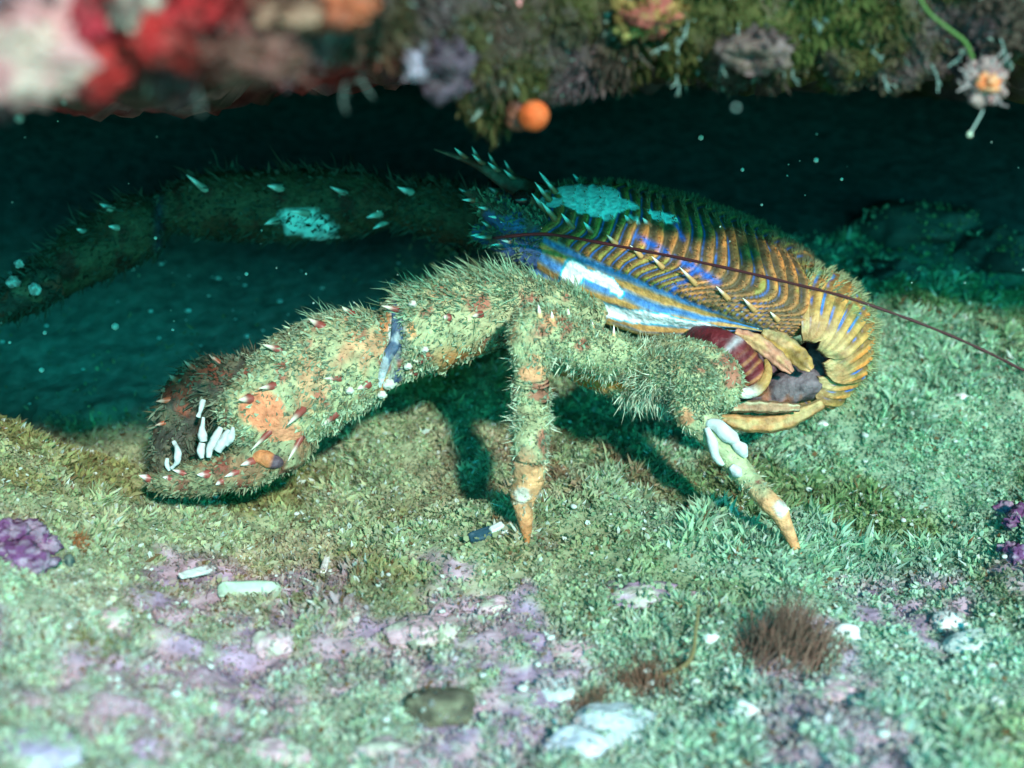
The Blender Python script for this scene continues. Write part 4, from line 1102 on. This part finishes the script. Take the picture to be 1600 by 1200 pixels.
q = [ledge(1536, 172, 0), ledge(1529, 186, 0), ledge(1522, 198, 0), ledge(1515, 210, 0)]
thread('tentacle', q, .010, .012, (0.3, 0.38, 0.35), t, 16, 6)
lump('tentacle_knob', q[-1], (.035, .035, .04), (0.45, 0.5, 0.38), m='sponge', sub=2, rough=0.1, parent=t)
# green strand
q = [ledge(1428, -20, -.2), ledge(1450, 18, -.25), ledge(1482, 45, -.25), ledge(1508, 66, -.2), ledge(1520, 92, -.1)]
o = thread('seaweed_strand', q, .020, .028, (0.075, 0.14, 0.035), n=40, loc=q[0])
tag(o, 'thin bright green seaweed strand curving down at the right of the ledge', 'seaweed')
# pale hydroid sprigs
HY = [(1075, 30, -15, 45, 'longest pale hydroid sprig right of the dull red sponge'), (1040, 70, -18, 12, 'short slanting pale hydroid sprig below the dull red sponge'),
      (1128, 90, 4, 22, 'pale hydroid sprig left of the brown crust on the ledge'), (1155, 35, 2, 30, 'pale hydroid sprig above the brown crust on the ledge'),
      (1384, 118, 0, 22, 'pale hydroid sprig hanging from the ledge rim left of the polyp cluster'), (1365, 80, 10, 14, 'short pale hydroid sprig high on the ledge below the green patch'),
      (1455, 100, 12, 36, 'long pale hydroid sprig just left of the polyp cluster'), (1500, 85, -16, 20, 'pale hydroid sprig at the lower end of the green strand'),
      (1560, 60, 22, 40, 'pale hydroid sprig above the polyp cluster at the right edge'), (540, 128, -4, 34, 'longer pale hydroid sprig under the ledge left of the violet crust'),
      (568, 120, 2, 18, 'shorter pale hydroid sprig under the ledge left of the violet crust'), (310, 140, 2, 26, 'blurred grey hydroid sprig hanging below the maroon crust'),
      (740, 75, -14, 22, 'pale hydroid sprig right of the dusky violet crust'), (795, 80, -4, 20, 'pale hydroid sprig just above the orange ball'),
      (835, 95, 5, 24, 'pale hydroid sprig right of the stalk of the orange ball'), (1270, 30, 14, 10, 'tiny pale hydroid sprig at the top of the green right ledge'),
      (1240, 110, 3, 20, 'pale hydroid sprig at the rim right of the brown crust'), (1060, 118, -2, 24, 'pale hydroid sprig at the rim below the dull red sponge')]
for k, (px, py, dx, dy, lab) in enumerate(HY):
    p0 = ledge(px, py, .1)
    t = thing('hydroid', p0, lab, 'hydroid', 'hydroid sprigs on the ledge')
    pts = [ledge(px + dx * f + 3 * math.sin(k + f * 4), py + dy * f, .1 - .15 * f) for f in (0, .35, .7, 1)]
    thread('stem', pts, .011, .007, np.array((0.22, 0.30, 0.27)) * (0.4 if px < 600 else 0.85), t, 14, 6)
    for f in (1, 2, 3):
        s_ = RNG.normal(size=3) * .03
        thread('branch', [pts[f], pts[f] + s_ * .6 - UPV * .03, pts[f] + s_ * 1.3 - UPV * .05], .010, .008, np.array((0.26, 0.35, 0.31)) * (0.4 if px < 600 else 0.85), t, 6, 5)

# short algae felt on the ledge
def felt():
    q4 = grid_quads(len(pro), len(ux), wrap=False)
    cen = rv[q4].mean(1)
    px, py, d = pix(cen)
    w = ((px > -150) & (px < 1750) & (py > -150) & (py < 300) & (d < 21) & (cen[:, 1] < np.interp(cen[:, 0], ux, ly) + 1.2)) * 1.0
    w = w * (0.35 + sstep(150, 700, px))
    ids, W = sample(rv, q4, 45000, w=w)
    p = interp(rv, ids, W)
    n = len(p)
    nn = unit(np.stack([0 * p[:, 0], -0.8 + 0 * p[:, 0], -0.6 + 0 * p[:, 0]], -1))
    c = rock_colour(p) * (0.6 + 1.1 * RNG.random((n, 1)))
    c = mixc(c, [0.075, 0.08, 0.022], 0.5 * sstep(0.4, 0.6, fbm(p, 1.1, 3, 36)) * sstep(-2, 0, p[:, 0]))
    c = mixc(c, [0.09, 0.12, 0.035], sstep(1, 0.3, ((p[:, 0] - 3.6) / 1.0) ** 2 + ((p[:, 2] - 6.0) / 0.9) ** 2) * 0.8)
    r = RNG.random(n)
    c = np.where((r < 0.03)[:, None], np.array([0.22, 0.30, 0.26]), c)
    bv, bt, bc = blades(p + nn * -0.02, nn + RNG.normal(size=(n, 3)) * 0.75 - UPV * 0.15, (0.04 + 0.13 * RNG.random(n) ** 2.5) * (0.7 + 1.3 * sstep(0.5, 0.7, fbm(p, 1.8, 2, 37))), 0.03 + 0.035 * RNG.random(n), -UPV * 0.3 + RNG.normal(size=(n, 3)) * 0.3, c, w_mid=1.3)
    o = link('ledge_algae', bv, tris=bt, col=bc, m='leaf', kind='stuff')
    o['label'] = 'olive and brown algae felt covering the overhanging ledge'
felt()

# ------------------------------------------------------------------ drifting particles
def snow():
    v0, f0 = ico(1)
    V_, F_, C_, k = [], [], [], 0
    spots = [(385, 428, 22, .035), (243, 372, 21.5, .03), (1275, 250, 21, .045), (1160, 265, 22, .035), (1095, 215, 22, .05), (1315, 280, 22, .03), (1190, 320, 22.5, .025), (70, 520, 22, .04), (180, 510, 22.5, .07), (270, 515, 22, .03), (65, 578, 22, .05),
             (478, 428, 22, .02), (30, 185, 16, .05), (100, 160, 17, .03), (1150, 168, 13.2, .022), (15, 535, 22, .03), (590, 330, 22, .02)]
    for _ in range(45):
        spots.append((RNG.uniform(0, 1600), RNG.uniform(180, 560), RNG.uniform(19.5, 22.5), 0.006 + 0.010 * RNG.random()))
    for a, b, d, s in spots:
        V_.append(v0 * s + V(a, b, d)); F_.append(f0 + k); k += len(v0)
    o = link('marine_snow', np.vstack(V_), tris=np.vstack(F_), col=(0.34, 0.46, 0.42), m='white', kind='stuff')
    o['label'] = 'pale specks drifting in the dark water of the crevice'
snow()

for o in COL.objects:
    if '_base' in o:
        del o['_base']
